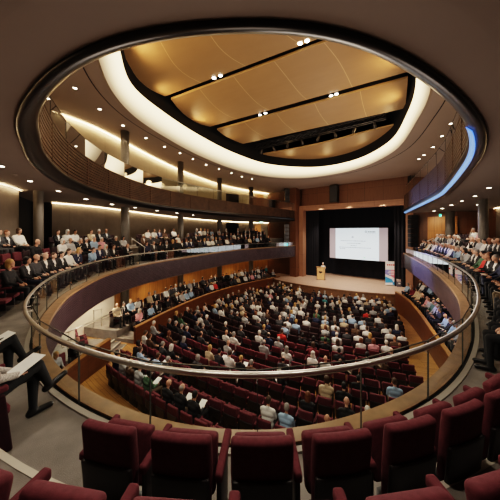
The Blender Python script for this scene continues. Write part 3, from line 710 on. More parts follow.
def txt(name,s,x,z,size,m,y=-.03,parent=None,align='LEFT',rot=True):
    c=bpy.data.curves.new(name,'FONT'); c.body=s; c.size=size; c.align_x=align; c.fill_mode='BOTH' if False else 'FRONT'
    o=bpy.data.objects.new(name,c); COL.objects.link(o); bpy.context.view_layer.update()
    me=bpy.data.meshes.new_from_object(o.evaluated_get(bpy.context.evaluated_depsgraph_get())); bpy.data.objects.remove(o)
    me.materials.clear(); me.materials.append(m)
    o=bpy.data.objects.new(name,me); COL.objects.link(o); o.parent=parent; o.location=(x,y,z); o.rotation_euler=(math.pi/2,0,0); return o
sw=b-a
def sx(t): return a+sw*t
def sz(t): return hz*(1-t)
# the wording is blurred in the photograph: word-length strokes stand for its lines
mb=MB()
def line(t0,t1,tz,th=.035,seed=1,gap=.012):
    rr=random.Random(seed); x=t0
    while x<t1:
        l=min(t1-x,rr.uniform(.02,.06)); flat(mb,sx(x),sx(x+l),sz(tz)-th/2,sz(tz)+th/2,-.03); x+=l+gap
line(.13,.72,.41,.05,3); line(.29,.61,.49,.05,4); line(.37,.51,.56,.045,5); line(.09,.84,.625,.05,6); line(.11,.24,.67,.05,7)
mb.build('text_lines',M_TXT,sl)
mb=MB(); line(.38,.58,.93,.04,8); line(.74,.93,.93,.05,9); mb.build('footer_logos',M_TXTL,sl)
mb=MB(); line(.67,.71,.93,.09,2); mb.build('footer_mark',M_GRN,sl)
mb=MB()
for cx_,cz_,R in ((.42,.29,.11),(.72,.115,.12)):
    n=20; v=[]
    for k in range(n): c,s=math.cos(2*math.pi*k/n),math.sin(2*math.pi*k/n); v += [(sx(cx_)+R*c,-.03,sz(cz_)+R*s),(sx(cx_)+R*.6*c,-.03,sz(cz_)+R*.6*s)]
    mb.add(v,[(2*k,2*((k+1)%n),2*((k+1)%n)+1,2*k+1) for k in range(n)])
line(.76,.93,.12,.11,11,.008); line(.74,.93,.17,.02,12)
mb.build('heading_logo',M_TXT,sl)
# lectern
p=at(321,279.5,30.9); p.z=ZS
root=empty('lectern',p,math.atan2(E.y,E.x)+.25,'pale wooden lectern with a dark emblem standing on the stage','lectern')
M_LECT=mat('lectern_maple',(.60,.36,.17),.45,var=.15,vscale=6)
vv,ff=rbox(.9,.55,1.42,.02,2,fn=lambda x,y,z:(x*(1.0-.06*(z<0)),y,z)); obj('cabinet',[(a_,b_,c+.75) for a_,b_,c in vv],ff,M_LECT,root)
vv,ff=rbox(1.06,.68,.07,.02,2,fn=lambda x,y,z:(x,y,z-.12*y)); obj('reading_top',[(a_,b_,c+1.53) for a_,b_,c in vv],ff,M_LECT,root)
vv,ff=rbox(1.0,.65,.06,.01,1); obj('plinth',[(a_,b_,c+.03) for a_,b_,c in vv],ff,M_STFR,root)
mb=MB(); mb.box(-.2,.2,-.29,-.28,.88,1.05); mb.box(-.07,.07,-.29,-.28,.8,.87); mb.build('emblem',M_BLACK,root)
mb=MB().tube([(.2,-.1,1.55),(.22,-.12,1.8),(.12,-.02,1.95)],.012,6); mb.build('microphone',M_BLACK,root)
# banner
p=at(391,284.8,27.4); p.z=ZS
root=empty('banner_stand',p,-.25,'tall roll-up banner in white, pink and blue at the edge of the stage','banner')
M_BNW=mat('banner_white',(.80,.78,.78),.6); M_BNR=mat('banner_red',(.62,.07,.06),.6); M_BNP=mat('banner_pink',(.72,.22,.30),.6); M_BNB=mat('banner_blue',(.05,.33,.62),.6); M_BND=mat('banner_violet',(.25,.25,.55),.6)
BW,BH=1.12,2.68
vv,ff=rbox(BW+.06,.28,.1,.03,2); obj('base_cassette',[(a_,b_,c+.05) for a_,b_,c in vv],ff,M_STEEL,root)
mb=MB().tube([(0,.06,.1),(0,.04,BH)],.015,6); mb.build('pole',M_STEEL,root)
mb=MB(); mb.box(-BW/2,BW/2,-.006,.006,.1,BH); gr=mb.build('graphic',M_BNW,root)
mb=MB(); mb.add([(-BW/2,-.01,1.75),(-.02,-.01,1.75),(-.02,-.01,1.05),(-BW/2,-.01,1.25)],[(3,2,1,0)]); mb.build('violet_field',M_BND,gr)
mb=MB(); mb.add([(-.02,-.01,1.75),(BW/2,-.01,1.75),(BW/2,-.01,.7),(-.02,-.01,1.05)],[(3,2,1,0)]); mb.build('pink_field',M_BNP,gr)
mb=MB(); mb.add([(-BW/2,-.01,1.0),(.1,-.01,.72),(.25,-.01,.35),(-BW/2,-.01,.3)],[(3,2,1,0)]); mb.add([(.15,-.011,.4),(BW/2,-.011,.52),(BW/2,-.011,.12),(.15,-.011,.12)],[(3,2,1,0)]); mb.build('blue_field',M_BNB,gr)
mb=MB(); x_=-BW/2+.16
for wd in (.14,.16,.12,.14): mb.box(x_,x_+wd,-.012,-.008,2.2,2.36); x_+=wd+.05
mb.build('heading_lettering',M_BNR,gr)
mb=MB()
for zz,ww in ((1.55,.6),(1.38,.75),(1.2,.5)): mb.box(-ww/2+.05,ww/2+.05,-.014,-.010,zz,zz+.07)
mb.build('body_lettering',M_BNW,gr)
# small black and white stage monitor beside the banner
p=at(398.6,285,27.0); p.z=ZS
root=empty('stage_monitor_box',p,-.2,'small dark equipment case with a pale top, beside the banner','equipment case')
vv,ff=rbox(.42,.4,.55,.02,2); obj('case',[(a_,b_,c+.275) for a_,b_,c in vv],ff,mat('case_grey',(.10,.10,.13),.5),root)
vv,ff=rbox(.36,.3,.24,.02,2); obj('pale_box',[(a_,b_,c+.67) for a_,b_,c in vv],ff,mat('case_pale',(.5,.38,.34),.6),root)
mb=MB().box(-.1,.1,-.215,-.2,.3,.45); mb.build('label_plate',M_PAPER,root)
# side curtains inside the stage opening
def drape(ka,kb,d,label):
    n=60; v=[]; f=[]
    for i in range(n+1):
        k=ka+(kb-ka)*i/n; dd=d+.12*math.sin(i*1.05)
        v += [pp(k,dd,ZS+.02),pp(k,dd,4.2)]
    for i in range(n): f.append((2*i,2*i+2,2*i+3,2*i+1))
    tag(obj('stage_curtain',v,f,M_CURT,smooth=True),label,'curtain','black stage curtains')
drape(-1,1.5,-1.3,'black velvet side curtain behind the lectern')
drape(10.3,14,-1.3,'black velvet side curtain behind the banner')
drape(-1,KR+2,-4.6,'wide black velvet backcloth behind the projection screen')
# ================================================================== SEATS
def seat_meshes():
    """a tip-up theatre seat facing +Y; origin on the floor under the cushion"""
    P={}
    def bend(x,y,z): return (x, y-.10*(z-.66)+.30*x*x, z)
    v,f=rbox(.44,.085,.58,.038,4,(5,0,4),fn=lambda x,y,z:(x*(1-.10*max(0,-z)/.29),y,z)); v=[bend(x,y-.235,z+.62) for x,y,z in v]; P['backrest']=(v,f,M_SEAT)
    v,f=rbox(.42,.035,.30,.012,2,(5,0,2)); v=[bend(x,y-.285,z+.50) for x,y,z in v]; P['back_shell']=(v,f,M_SHELL)
    v,f=rbox(.42,.38,.10,.04,4); P['cushion_down']=([(x,y+.03,z+.365) for x,y,z in v],f,M_SEAT)
    R=Matrix.Rotation(math.radians(76),4,'X')
    P['cushion_up']=([tuple(R@Vector((x,y+.16,z))+Vector((0,-.075,.405))) for x,y,z in v],f,M_SEAT)
    v,f=rbox(.060,.40,.06,.02,3); P['armrest']=([(x+.262,y-.025,z+.622+.07*y) for x,y,z in v],f,M_SEAT)
    v,f=rbox(.035,.26,.58,.01,2); P['side_panel']=([(x+.262,y-.07,z+.30) for x,y,z in v],f,M_SHELL)
    m=MB().box(-.2,.2,-.20,-.12,.02,.36); m.box(-.2,.2,-.2,.1,0,.02); P['pedestal']=(m.v,m.f,M_SHELL)
    v,f=rbox(.05,.44,.60,.02,3,fn=lambda x,y,z:(x,y-(.1*z),z)); P['end_panel']=([(x+.325,y-.06,z+.31) for x,y,z in v],f,M_SEATB)
    m=MB(); m.box(0.350,0.354,.0,.05,.47,.52); P['row_plate']=(m.v,m.f,M_PAPER)
    m=MB(); m.box(0.350,0.354,-.02,.05,.14,.19); P['number_plate']=(m.v,m.f,M_PAPER)
    return P
SPM={}
def seat_part(nm0,dark=False):
    nm=nm0+('_stalls' if dark else '')
    if nm not in SPM:
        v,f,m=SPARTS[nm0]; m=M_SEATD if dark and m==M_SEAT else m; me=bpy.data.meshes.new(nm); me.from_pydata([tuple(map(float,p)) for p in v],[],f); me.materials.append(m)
        me.polygons.foreach_set('use_smooth',[True]*len(me.polygons)); SPM[nm]=me
    return SPM[nm]
SPARTS=seat_meshes()
def child(root,nm,me,kind=None):
    o=bpy.data.objects.new(nm,me); COL.objects.link(o); o.parent=root
    return o
def simple_seat(up=True):
    nm='seat_simple_%d'%up
    if nm not in SPM:
        m=MB()
        v,f=rbox(.48,.10,.58,.03,1,(2,0,0)); m.add([(x,y-.235-.1*(z)+.3*x*x,z+.63) for x,y,z in v],f,0)
        if up:
            R=Matrix.Rotation(math.radians(74),4,'X'); v,f=rbox(.44,.42,.11,.03,1); m.add([tuple(R@Vector((x,y+.16,z))+Vector((0,-.075,.405))) for x,y,z in v],f,1)
        else:
            v,f=rbox(.44,.42,.11,.03,1); m.add([(x,y+.04,z+.345) for x,y,z in v],f,1)
        for sx in (-1,1) if False else (1,):
            v,f=rbox(.06,.36,.05,.012,1); m.add([(x+.265,y-.03,z+.64) for x,y,z in v],f,1)
            m.box(.25,.28,-.2,.08,.0,.62,2)
        m.box(-.22,.22,-.22,-.12,.0,.42,2)
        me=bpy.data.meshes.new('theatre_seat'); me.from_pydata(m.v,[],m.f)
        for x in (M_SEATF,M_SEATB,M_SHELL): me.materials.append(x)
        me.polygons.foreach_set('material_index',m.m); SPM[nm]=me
    return SPM[nm]
SEATS=[]     # dicts: pos, rz, zone, row, n, occ, size
def add_seat(x,y,z,rz,zone,row,n,up=True,sc=1.0,end=False,**k):
    d=math.hypot(x,y); u,v_=px((x,y,z+.7)) if y>.3 else (None,None)
    SEATS.append(dict(x=x,y=y,z=z,rz=rz,zone=zone,row=row,n=n,up=up,sc=sc,d=d,u=u,v=v_,end=end,occ=False,**k)); return SEATS[-1]
def face(n): return math.atan2(-n[0],n[1])       # rotation that turns +Y to n
# ---- middle balcony rows. MC runs from the lectern-side end, round the back, to the banner-side end
def row_curve(k,back=.285):
    R=np.array([[MC[i,0]-MN[i,0]*(d_row(i,k)-back),MC[i,1]-MN[i,1]*(d_row(i,k)-back),z_tier(i,k)+(.02 if k==3 else 0)] for i in range(len(MC))])
    d=np.hypot(*np.diff(R[:,:2],axis=0).T); s=np.r_[0,np.cumsum(d)]
    return R,s
def at_s(R,s,t):
    x=[np.interp(t,s,R[:,k]) for k in range(3)]; n=[np.interp(t,s,MN[:,k]) for k in range(2)]; l=math.hypot(*n); return x,(n[0]/l,n[1]/l)
SP_NEAR=.54
near={}
for k in (1,2):
    R,s=row_curve(k)
    # phase: a seat of row one is centred at photo column 257, row two's armrests at 63 / 151
    if k==1:
        Rb,sb=row_curve(1,0.0); ii=[j for j in range(len(Rb)) if Rb[j,1]<4 and Rb[j,1]>.2]; j=min(ii,key=lambda j:abs(Rb[j,0]/Rb[j,1]-.002)); c0=s[j]; sp=.515
        span=range(-2,8)
    else:
        ii=[j for j in range(len(R)) if R[j,1]<3 and R[j,1]>.2]; j=min(ii,key=lambda j:abs(R[j,0])); c0=s[j]+.10; sp=.515
        span=range(-3,5)
    near[k]=(R,s,c0,sp)
    for q in span:
        x,n=at_s(R,s,c0+q*sp)
        add_seat(x[0],x[1],x[2],face(n),'rear',k,q-span.start+1,sc=sp/.548,end=(q==span.start))
def near_rail(x):
    for a,b in RAILS:
        d=b-a; t=max(0,min(1,((x[0]-a.x)*d.x+(x[1]-a.y)*d.y)/(d.x*d.x+d.y*d.y)))
        if math.hypot(x[0]-a.x-d.x*t,x[1]-a.y-d.y*t)<.62 and abs(x[2]+.7-a.z-d.z*t)<2: return True
    return False
def side_rows(lo,hi,zone,rows=(1,2,3),sp=.60):
    """seats of the side banks between photo columns; lo..hi are fractions of the rail's length"""
    for k in rows:
        R,s=row_curve(k); L=s[-1]
        a,b=lo*L,hi*L; n=int((b-a)/sp)
        order=range(n+1)
        for q in order:
            t=a+q*sp
            x,nn=at_s(R,s,t)
            if x[1]<.8 or near_rail(x) or any(math.hypot(x[0]-o['x'],x[1]-o['y'])<.52 for o in SEATS) or any(math.hypot(x[0]-a_,x[1]-b_)<.85 for a_,b_ in COLS): continue
            idx=q+1 if zone=='lectern' else n-q+1
            add_seat(x[0],x[1],x[2],face(nn),zone,k,idx,up=False,sc=1.0)
# the few seats between the near aisle and the lectern-side bank
R,s=row_curve(1); j=min((j for j in range(len(R)) if R[j,1]<5 and R[j,0]<0),key=lambda j:abs(R[j,0]+2.62))
AIS=[]
for q in range(4):
    x,n=at_s(R,s,s[j]-q*.56-(.22 if q else 0))
    if q==0: x=[-2.84,2.58,x[2]]
    if q==2: x=[x[0]-.13,x[1]-.06,x[2]]
    AIS.append(add_seat(x[0],x[1],x[2],face(n),'aisle',1,q+1,up=(q==1),end_panel=(q==0)))
COLS=[(4.76,32.6),(-.846*12.1,12.1),(-.5*18.3,18.3),(-.278*24.6,24.6),(-.122*30,30),(.933*14.6,14.6),(.80*21.3,21.3)]
side_rows(.045,.492,'lectern')
side_rows(.665,.985,'banner')
# ---- stalls: arcs about a point behind the stage
LB=[(4.6,30.6),(3.4,29.2),(-.8,24.4),(-2.7,21.2),(-4.6,16.8),(-5.55,13.9),(-5.85,12.3),(-5.9,10.6),(-5.2,8.6),(-4.4,6.0),(-3,3.5)]
RB=[(4.6,3.5),(5.6,7.6),(6.85,10.4),(8.4,13.5),(9.9,16.7),(11.5,20.2),(12.6,23.2),(13.2,25.5)]
poly=LB+RB
def inside(x,y):
    c=False; j=len(poly)-1
    for i in range(len(poly)):
        xi,yi=poly[i]; xj,yj=poly[j]
        if (yi>y)!=(yj>y) and x<(xj-xi)*(y-yi)/(yj-yi)+xi: c=not c
        j=i
    return c
row=0
for k in range(21):
    r=15.1+.96*k; sp=.575; line_=[]
    n=int(r*math.radians(110)/sp)
    for j in range(n):
        a=math.radians(185)+j*sp/r; x,y=16+r*math.cos(a),37+r*math.sin(a)
        if inside(x,y) and y>5.2: line_.append((x,y,a))
    if not line_: continue
    row+=1
    for q,(x,y,a) in enumerate(line_):
        add_seat(x,y,z_st(x,y),face((-math.cos(a),-math.sin(a))),'stalls',row,len(line_)-q,sc=1.04)
# ---- side tiers of the stalls
def tier_seats(C,N,o,z,zone,row,sp=.6,flip=False,lo=0,hi=1e9,up=False):
    L=arclen(C); n=int(L[-1]/sp)
    for q in range(n):
        t=.35+q*sp
        if t>L[-1]: break
        x=np.interp(t,L,C[:,0]); y=np.interp(t,L,C[:,1]); nn=(np.interp(t,L,N[:,0]),np.interp(t,L,N[:,1])); l=math.hypot(*nn); nn=(nn[0]/l,nn[1]/l)
        x,y=x-nn[0]*o,y-nn[1]*o
        if not (lo<y<hi): continue
        zz=z(x,y) if callable(z) else z
        if near_rail((x,y,zz)) or any(math.hypot(x-a_,y-b_)<.8 for a_,b_ in COLS): continue
        # people here are turned half towards the stage
        add_seat(x,y,zz,face(nn),zone,row,q+1 if zone=='side_l' else n-q,up=up)
tier_seats(LW,LWN,.92,zp1,'side_l',1); tier_seats(LW,LWN,2.0,lambda x,y:zp1(x,y)+.38,'side_l',2)
tier_seats(LW2,LW2N,.95,-6.2,'side_f',1,hi=11.6)
for q,(x,y) in enumerate(((-8.55,12.8),(-8.95,13.3))): add_seat(x,y,-6.1,face((.8,.6)),'side_s',1,q+1,up=False)
tier_seats(RW,RWN,.92,-5.95,'side_r',1,lo=9); tier_seats(RW,RWN,1.9,-5.65,'side_r',2,lo=9)
# ================================================================== PEOPLE
# one continuous body per pose, grown from tapered limbs and fused into a single skin
REG=['skin','top','trousers','shoes','shirt']
def body_mesh(name,parts,vox,smooth_it=4,shirt=True):
    bm=bmesh.new(); segs=[]
    def ball(c,rad):
        m=Matrix.Translation(Vector(c))@Matrix.Diagonal((rad[0],rad[1],rad[2],1))
        bmesh.ops.create_icosphere(bm,subdivisions=2,radius=1.0,matrix=m)
    for p in parts:
        if p[0]=='cap':
            _,tg,a,ra,b,rb=p; a,b=Vector(a),Vector(b); n=max(2,int((b-a).length/(.45*min(ra,rb)))+1)
            for i in range(n+1):
                t=i/n; r=ra*(1-t)+rb*t; ball(a+(b-a)*t,(r,r,r))
            segs.append((tg,a,ra,b,rb))
        else:
            _,tg,c,rad=p; ball(c,rad); c=Vector(c); r=sorted(rad)[1]; ax=max(range(3),key=lambda k:rad[k]); e=Vector((0,0,0)); e[ax]=max(0,rad[ax]-r)
            segs.append((tg,c-e,r,c+e,r))
    me=bpy.data.meshes.new(name); bm.to_mesh(me); bm.free()
    o=bpy.data.objects.new(name,me); COL.objects.link(o)
    md=o.modifiers.new('r','REMESH'); md.mode='VOXEL'; md.voxel_size=vox; md.use_smooth_shade=True
    s=o.modifiers.new('s','SMOOTH'); s.factor=.5; s.iterations=smooth_it
    bpy.context.view_layer.update()
    dg=bpy.context.evaluated_depsgraph_get()
    out=bpy.data.meshes.new_from_object(o.evaluated_get(dg)); bpy.data.objects.remove(o); bpy.data.meshes.remove(me)
    out.name=name; out.materials.clear()
    n=len(out.polygons); ce=np.zeros(n*3); out.polygons.foreach_get('center',ce); ce=ce.reshape(-1,3)
    no=np.zeros(n*3); out.polygons.foreach_get('normal',no); no=no.reshape(-1,3)
    best=np.full(n,1e9); lab=np.zeros(n,int)
    for tg,a,ra,b,rb in segs:
        a_=np.array(a); d=np.array(b)-a_; dd=max(1e-9,(d*d).sum()); t=np.clip(((ce-a_)@d)/dd,0,1)
        q=np.linalg.norm(ce-(a_+t[:,None]*d),axis=1)-(ra+(rb-ra)*t)
        m=q<best; best[m]=q[m]; lab[m]=REG.index(tg)
    if shirt:
        m=(lab==1)&(no[:,1]>.35)&(np.abs(ce[:,0])<.012+.055*np.clip((ce[:,2]-.78)/.25,0,1))&(ce[:,2]>.78)&(ce[:,1]<.2)
        lab[m]=4
    out.polygons.foreach_set('material_index',lab.tolist()); out.polygons.foreach_set('use_smooth',[True]*n)
    return out
def seated(pose,fingers=False):
    P=[]
    def cap(t,a,ra,b,rb): P.append(('cap',t,a,ra,b,rb))
    def ell(t,c,r): P.append(('ell',t,c,r))
    lean={'lap':0,'read':.05,'cross':-.05,'chin':.10,'away':0}[pose]
    sh=lambda x,y,z:(x,y+lean*(z-.5)/.55,z)
    # trunk
    cap('top',(-.065,-.05,.585),.125,(.065,-.05,.585),.125)
    cap('top',sh(-.075,-.06,.75),.118,sh(.075,-.06,.75),.118)
    cap('top',sh(-.10,-.07,.90),.112,sh(.10,-.07,.90),.112)
    cap('top',sh(-.145,-.075,1.00),.072,sh(.145,-.075,1.00),.072)
    cap('top',sh(0,-.075,1.03),.075,sh(0,-.065,1.065),.06)
    cap('skin',sh(0,-.06,1.06),.055,sh(0,-.035,1.14),.052)
    # head
    hx,hy,hz=sh(0,-.015,1.245)
    P.append(('ell','skin',(hx,hy,hz),(.077,.096,.115))); ell('skin',(hx,hy+.035,hz-.055),(.055,.06,.06))
    ell('skin',(hx,hy+.098,hz-.012),(.014,.022,.022)); ell('skin',(hx-.079,hy-.005,hz-.01),(.013,.024,.034)); ell('skin',(hx+.079,hy-.005,hz-.01),(.013,.024,.034))
    ell('skin',(hx,hy+.075,hz+.03),(.05,.024,.016)); ell('skin',(hx,hy+.082,hz-.062),(.026,.016,.010)); ell('skin',(hx,hy+.078,hz-.095),(.024,.022,.02))
    # arms
    for s in (-1,1):
        S=sh(s*.185,-.075,.985); E_=(s*.212,.03,.745); Wr=(s*.085,.235,.66)
        if pose=='read': E_=(s*.21,.06,.75); Wr=(s*.10,.29,.73)
        if pose=='chin' and s>0: E_=(.19,.16,.75); Wr=(hx+.05,hy+.11,hz-.17)
        if pose=='chin' and s<0: E_=(-.21,.06,.745); Wr=(.06,.22,.66)
        cap('top',S,.066,E_,.050); cap('top',E_,.048,Wr,.037)
        d=(Vector((0,.10,-.015)) if not (pose=='chin' and s>0) else Vector((-.03,-.015,.07)))
        if not fingers:
            W_=Vector(Wr); cap('skin',W_,.034,W_+d*.6+Vector((-s*.02,0,0)),.036); cap('skin',W_+d*.6,.03,W_+d+Vector((-s*.035,0,-.01)),.022)
            cap('skin',W_+d*.35,.018,W_+d*.7+Vector((-s*.05,0,.02)),.014)
        else:
            W_=Vector(Wr); cap('skin',W_,.028,W_+d*.35,.03)
            for q in range(4):
                b0=W_+d*.45+Vector(((q-1.5)*.019,0,0)); l=(.072,.082,.078,.06)[q]
                k1=b0+Vector((-s*.006,l*.55,.004)); k2=k1+Vector((-s*.008,l*.42,-.028))
                cap('skin',W_+d*.2+Vector(((q-1.5)*.012,0,0)),.014,b0,.0125); cap('skin',b0,.0105,k1,.0095); cap('skin',k1,.0095,k2,.008)
            t0=W_+d*.1+Vector((-s*.026,0,.004)); t1=t0+Vector((-s*.034,.034,.008)); cap('skin',t0,.014,t1,.0115); cap('skin',t1,.0115,t1+Vector((-s*.008,.034,-.004)),.009)
    # legs
    for s in (-1,1):
        hip=(s*.085,.0,.535); kn=(s*.115,.44,.545); an=(s*.115,.43,.10); toe=(s*.13,.60,.045); heel=(s*.115,.395,.045)
        if pose=='cross' and s>0:
            kn=(.02,.43,.63); an=(-.15,.46,.37); toe=(-.20,.59,.415); heel=(-.17,.44,.335)
        if pose=='cross' and s<0: kn=(-.07,.44,.53); an=(-.06,.44,.10); toe=(-.05,.62,.045); heel=(-.06,.405,.045)
        if fingers and s>0: kn=(.03,.45,.66); an=(-.04,.60,.32); toe=(-.05,.79,.37); heel=(-.045,.57,.275)
        cap('trousers',hip,.098,kn,.068); cap('trousers',kn,.066,an,.045)
        cap('shoes',heel,.045,toe,.038); cap('shoes',an,.044,heel,.043)
    ell('trousers',(0,-.045,.52),(.17,.13,.095))
    return P
HAIRS={}
def hair_meshes():
    def mk(nm,balls,vox=.014):
        bm=bmesh.new()
        for c,r in balls: bmesh.ops.create_icosphere(bm,subdivisions=3,radius=1,matrix=Matrix.Translation(Vector(c))@Matrix.Diagonal((*r,1)))
        me=bpy.data.meshes.new(nm); bm.to_mesh(me); bm.free(); o=bpy.data.objects.new(nm,me); COL.objects.link(o)
        md=o.modifiers.new('r','REMESH'); md.mode='VOXEL'; md.voxel_size=vox; md.use_smooth_shade=True
        bpy.context.view_layer.update(); out=bpy.data.meshes.new_from_object(o.evaluated_get(bpy.context.evaluated_depsgraph_get())); bpy.data.objects.remove(o)
        out.name='hair'; out.materials.clear(); out.polygons.foreach_set('use_smooth',[True]*len(out.polygons)); HAIRS[nm]=out
    # relative to the centre of the head
    mk('short',[((0,-.018,.028),(.083,.096,.100)),((0,-.045,-.005),(.080,.072,.085))])
    mk('thin',[((0,-.040,.0),(.083,.078,.085)),((0,-.05,-.03),(.075,.06,.06))])
    mk('bob',[((0,-.02,.030),(.092,.102,.103)),((-.05,-.03,-.05),(.05,.07,.09)),((.05,-.03,-.05),(.05,.07,.09)),((0,-.06,-.04),(.085,.055,.10))])
    mk('long',[((0,-.02,.030),(.092,.102,.103)),((-.055,-.03,-.07),(.045,.06,.12)),((.055,-.03,-.07),(.045,.06,.12)),((0,-.075,-.11),(.09,.045,.17))])
hair_meshes()
BODY={}
POSES=['lap','read','cross','chin']
for p in POSES:
    BODY[p,0]=body_mesh('body',seated(p),.017,4); BODY[p,1]=body_mesh('body',seated(p),.034,2); BODY[p,2]=body_mesh('body',seated(p),.055,1)
LEAN={'lap':0,'read':.05,'cross':-.05,'chin':.10}
for p in POSES:
    for q in range(3):
        for _ in REG: BODY[p,q].materials.append(None)
C_TOP={'black':(.012,.012,.014),'dark grey':(.045,.045,.05),'navy':(.018,.024,.055),'brown':(.09,.05,.03),'white':(.68,.66,.62),'pale grey':(.36,.36,.36),'light blue':(.30,.42,.55),'beige':(.48,.38,.26),'red':(.48,.035,.03),'maroon':(.15,.02,.03),'pink':(.62,.30,.32),'green':(.06,.12,.07),'teal':(.05,.20,.22)}
M_TOP={k:mat('fabric_'+k.replace(' ','_'),c,.85,bump=.25,bscale=120) for k,c in C_TOP.items()}
M_CHECK=mat('checked_shirt',(.42,.38,.35),.85,var=.45,vscale=55)
C_HAIR={'grey':(.26,.24,.22),'white':(.56,.52,.46),'brown':(.055,.028,.014),'black':(.010,.008,.008),'blond':(.42,.25,.09),'auburn':(.14,.05,.02)}
M_HAIR={k:mat('hair_'+k,c,.6,bump=.5,bscale=90) for k,c in C_HAIR.items()}
M_SKIN=[mat('skin_%s'%k,c,.55) for k,c in (('fair',(.52,.29,.20)),('tan',(.42,.22,.14)),('pale',(.58,.35,.26)),('deep',(.17,.08,.05)))]
M_TROU=[mat('trousers_black',(.010,.010,.012),.85,bump=.2,bscale=90),mat('trousers_grey',(.05,.05,.055),.85),mat('trousers_navy',(.016,.02,.04),.85),mat('trousers_khaki',(.16,.12,.08),.85)]
M_SHOE=[mat('shoes_black',(.010,.009,.009),.35),mat('shoes_brown',(.075,.032,.015),.4)]
PEOPLE=[]
def add_person(s,top=None,hair=None,style=None,pose=None,suit=None,trs=None,sc=1.0,yaw=0.0,paper=False,skin=None,rng=None,note=None):
    r=rng or random
    if top is None: top=r.choices(list(C_TOP),[9,5,4,1.2,6,3,2,1.6,.35,.6,.6,.4,.25])[0]
    if suit is None: suit=top in('black','dark grey','navy','brown') and r.random()<.6
    if hair is None: hair=r.choices(['grey','white','brown','black','blond','auburn'],[6,4,4,3,1.6,.6])[0]
    if style is None:
        style=r.choices(['short','thin','bob','bald','long'],[6,3,2.2,1.5,.8])[0]
        if hair in('blond','auburn') and style in('thin','bald'): style='bob'
    if pose is None: pose=r.choices(POSES,[5,3,3,1.3])[0]
    s['occ']=True; s['up']=False
    PEOPLE.append(dict(s=s,top=top,suit=suit,hair=hair,style=style,pose=pose,sc=sc*r.uniform(.96,1.04),yaw=yaw+r.uniform(-.12,.12),paper=paper,skin=skin if skin is not None else r.choices([0,1,2,3],[5,3,3,.6])[0],trs=trs if trs is not None else r.choices([0,1,2,3],[6,3,2,1])[0],note=note))
RG=random.Random(11)
HZ=1.245
def headpx(s): return px((s['x'],s['y'],s['z']+HZ))
def nearest(zone,x,y,free=True,row=None):
    c=[s for s in SEATS if s['zone']==zone and s['y']>.5 and not s['occ'] and (row is None or s['row']==row)]
    return min(c,key=lambda s:(headpx(s)[0]-x)**2+(headpx(s)[1]-y)**2)
# -- stalls: the people one can single out, then the crowd
PICK=[(261,401,'white','brown','short',0),(284,408,'light blue','grey','short',0),(313,396,'black','auburn','long',0),(338,400,'black','grey','bald',0),(365,407,'pale grey','white','short',0),
 (338,423,'white','grey','bald',0),(397,392,'light blue','brown','short',0),(330,381,'beige','brown','bob',0),(352,384,'black','black','short',0),(366,377,'black','black','short',0),(281,366,'black','white','short',0),
 (98,382,'navy','black','short',0),(103,388,'pale grey','brown','short',0),(111,397,'brown','blond','long',0),(147,377,'green','black','bob',1),(128,366,'pale grey','grey','short',1),(171,398,'black','grey','thin',1),(146,418,'black','grey','bald',0),(201,390,'black','black','short',1),
 (155,349,'light blue','brown','short',1),(146,344,'light blue','brown','short',0),(239,353,'black','blond','short',1),(251,358,'brown','grey','short',0),(215,349,'dark grey','black','short',1),(205,343,'beige','blond','bob',0),
 (286,332,'red','brown','short',0),(317,352,'white','white','long',0),(275,341,'pale grey','grey','thin',0),(262,338,'pale grey','grey','thin',0),(226,341,'pale grey','grey','bald',0),(233,334,'white','grey','short',0),
 (359,343,'white','auburn','bob',0),(375,344,'pink','auburn','bob',0),(399,321,'black','brown','short',0),(392,332,'white','grey','short',0),(402,346,'black','grey','bald',0),(387,331,'white','brown','short',0),(404,336,'white','brown','short',0),(372,329,'white','brown','short',0),(392,339,'brown','grey','bald',0),
 (154,327,'pale grey','white','short',0),(161,340,'dark grey','grey','short',0),(173,327,'black','grey','short',0),(186,330,'navy','grey','thin',0),(198,325,'dark grey','grey','thin',0)]
for x,y,t,h,st,pa in PICK:
    s=nearest('stalls',x,y); add_person(s,t,h,st,pose='read' if pa else None,paper=bool(pa),rng=RG)
for s in SEATS:
    if s['zone']!='stalls' or s['occ']: continue
    hx,hy=headpx(s)
    if hy>362 or not(60<hx<440): continue
    p=.66 if hy<315 else (.60 if hy<335 else .45)
    if hx<130: p*=.6
    if RG.random()<p: add_person(s,rng=RG,paper=RG.random()<.07)
# -- balcony banks: first the people one can single out
for zn,x,y,t,h,st,su in (('lectern',12,267,'black','blond','bob',False),('lectern',33,262,'dark grey','grey','bald',False),('lectern',47,261,'black','grey','thin',True),('lectern',54,258,'black','brown','short',True),('lectern',70,257,'white','brown','short',False),
 ('lectern',18,232,'white','brown','bob',False),('lectern',56,231,'black','brown','short',True),('lectern',70,231,'white','black','short',False),('lectern',91,233,'beige','brown','short',False),('lectern',102,231,'black','white','short',True),('lectern',85,243,'black','white','short',True),('lectern',93,243,'light blue','grey','short',False),('lectern',100,242,'pink','white','short',False),
 ('banner',485,260,'red','auburn','bob',False),('banner',497,266,'black','grey','short',True),('banner',476,257,'black','grey','short',True),('banner',456,254,'black','white','bald',True),('banner',498,243,'black','brown','short',True)):
    s=nearest(zn,x,y); add_person(s,t,h,st,suit=su,yaw=-.35 if zn=='lectern' else .35,rng=RG,pose='lap')
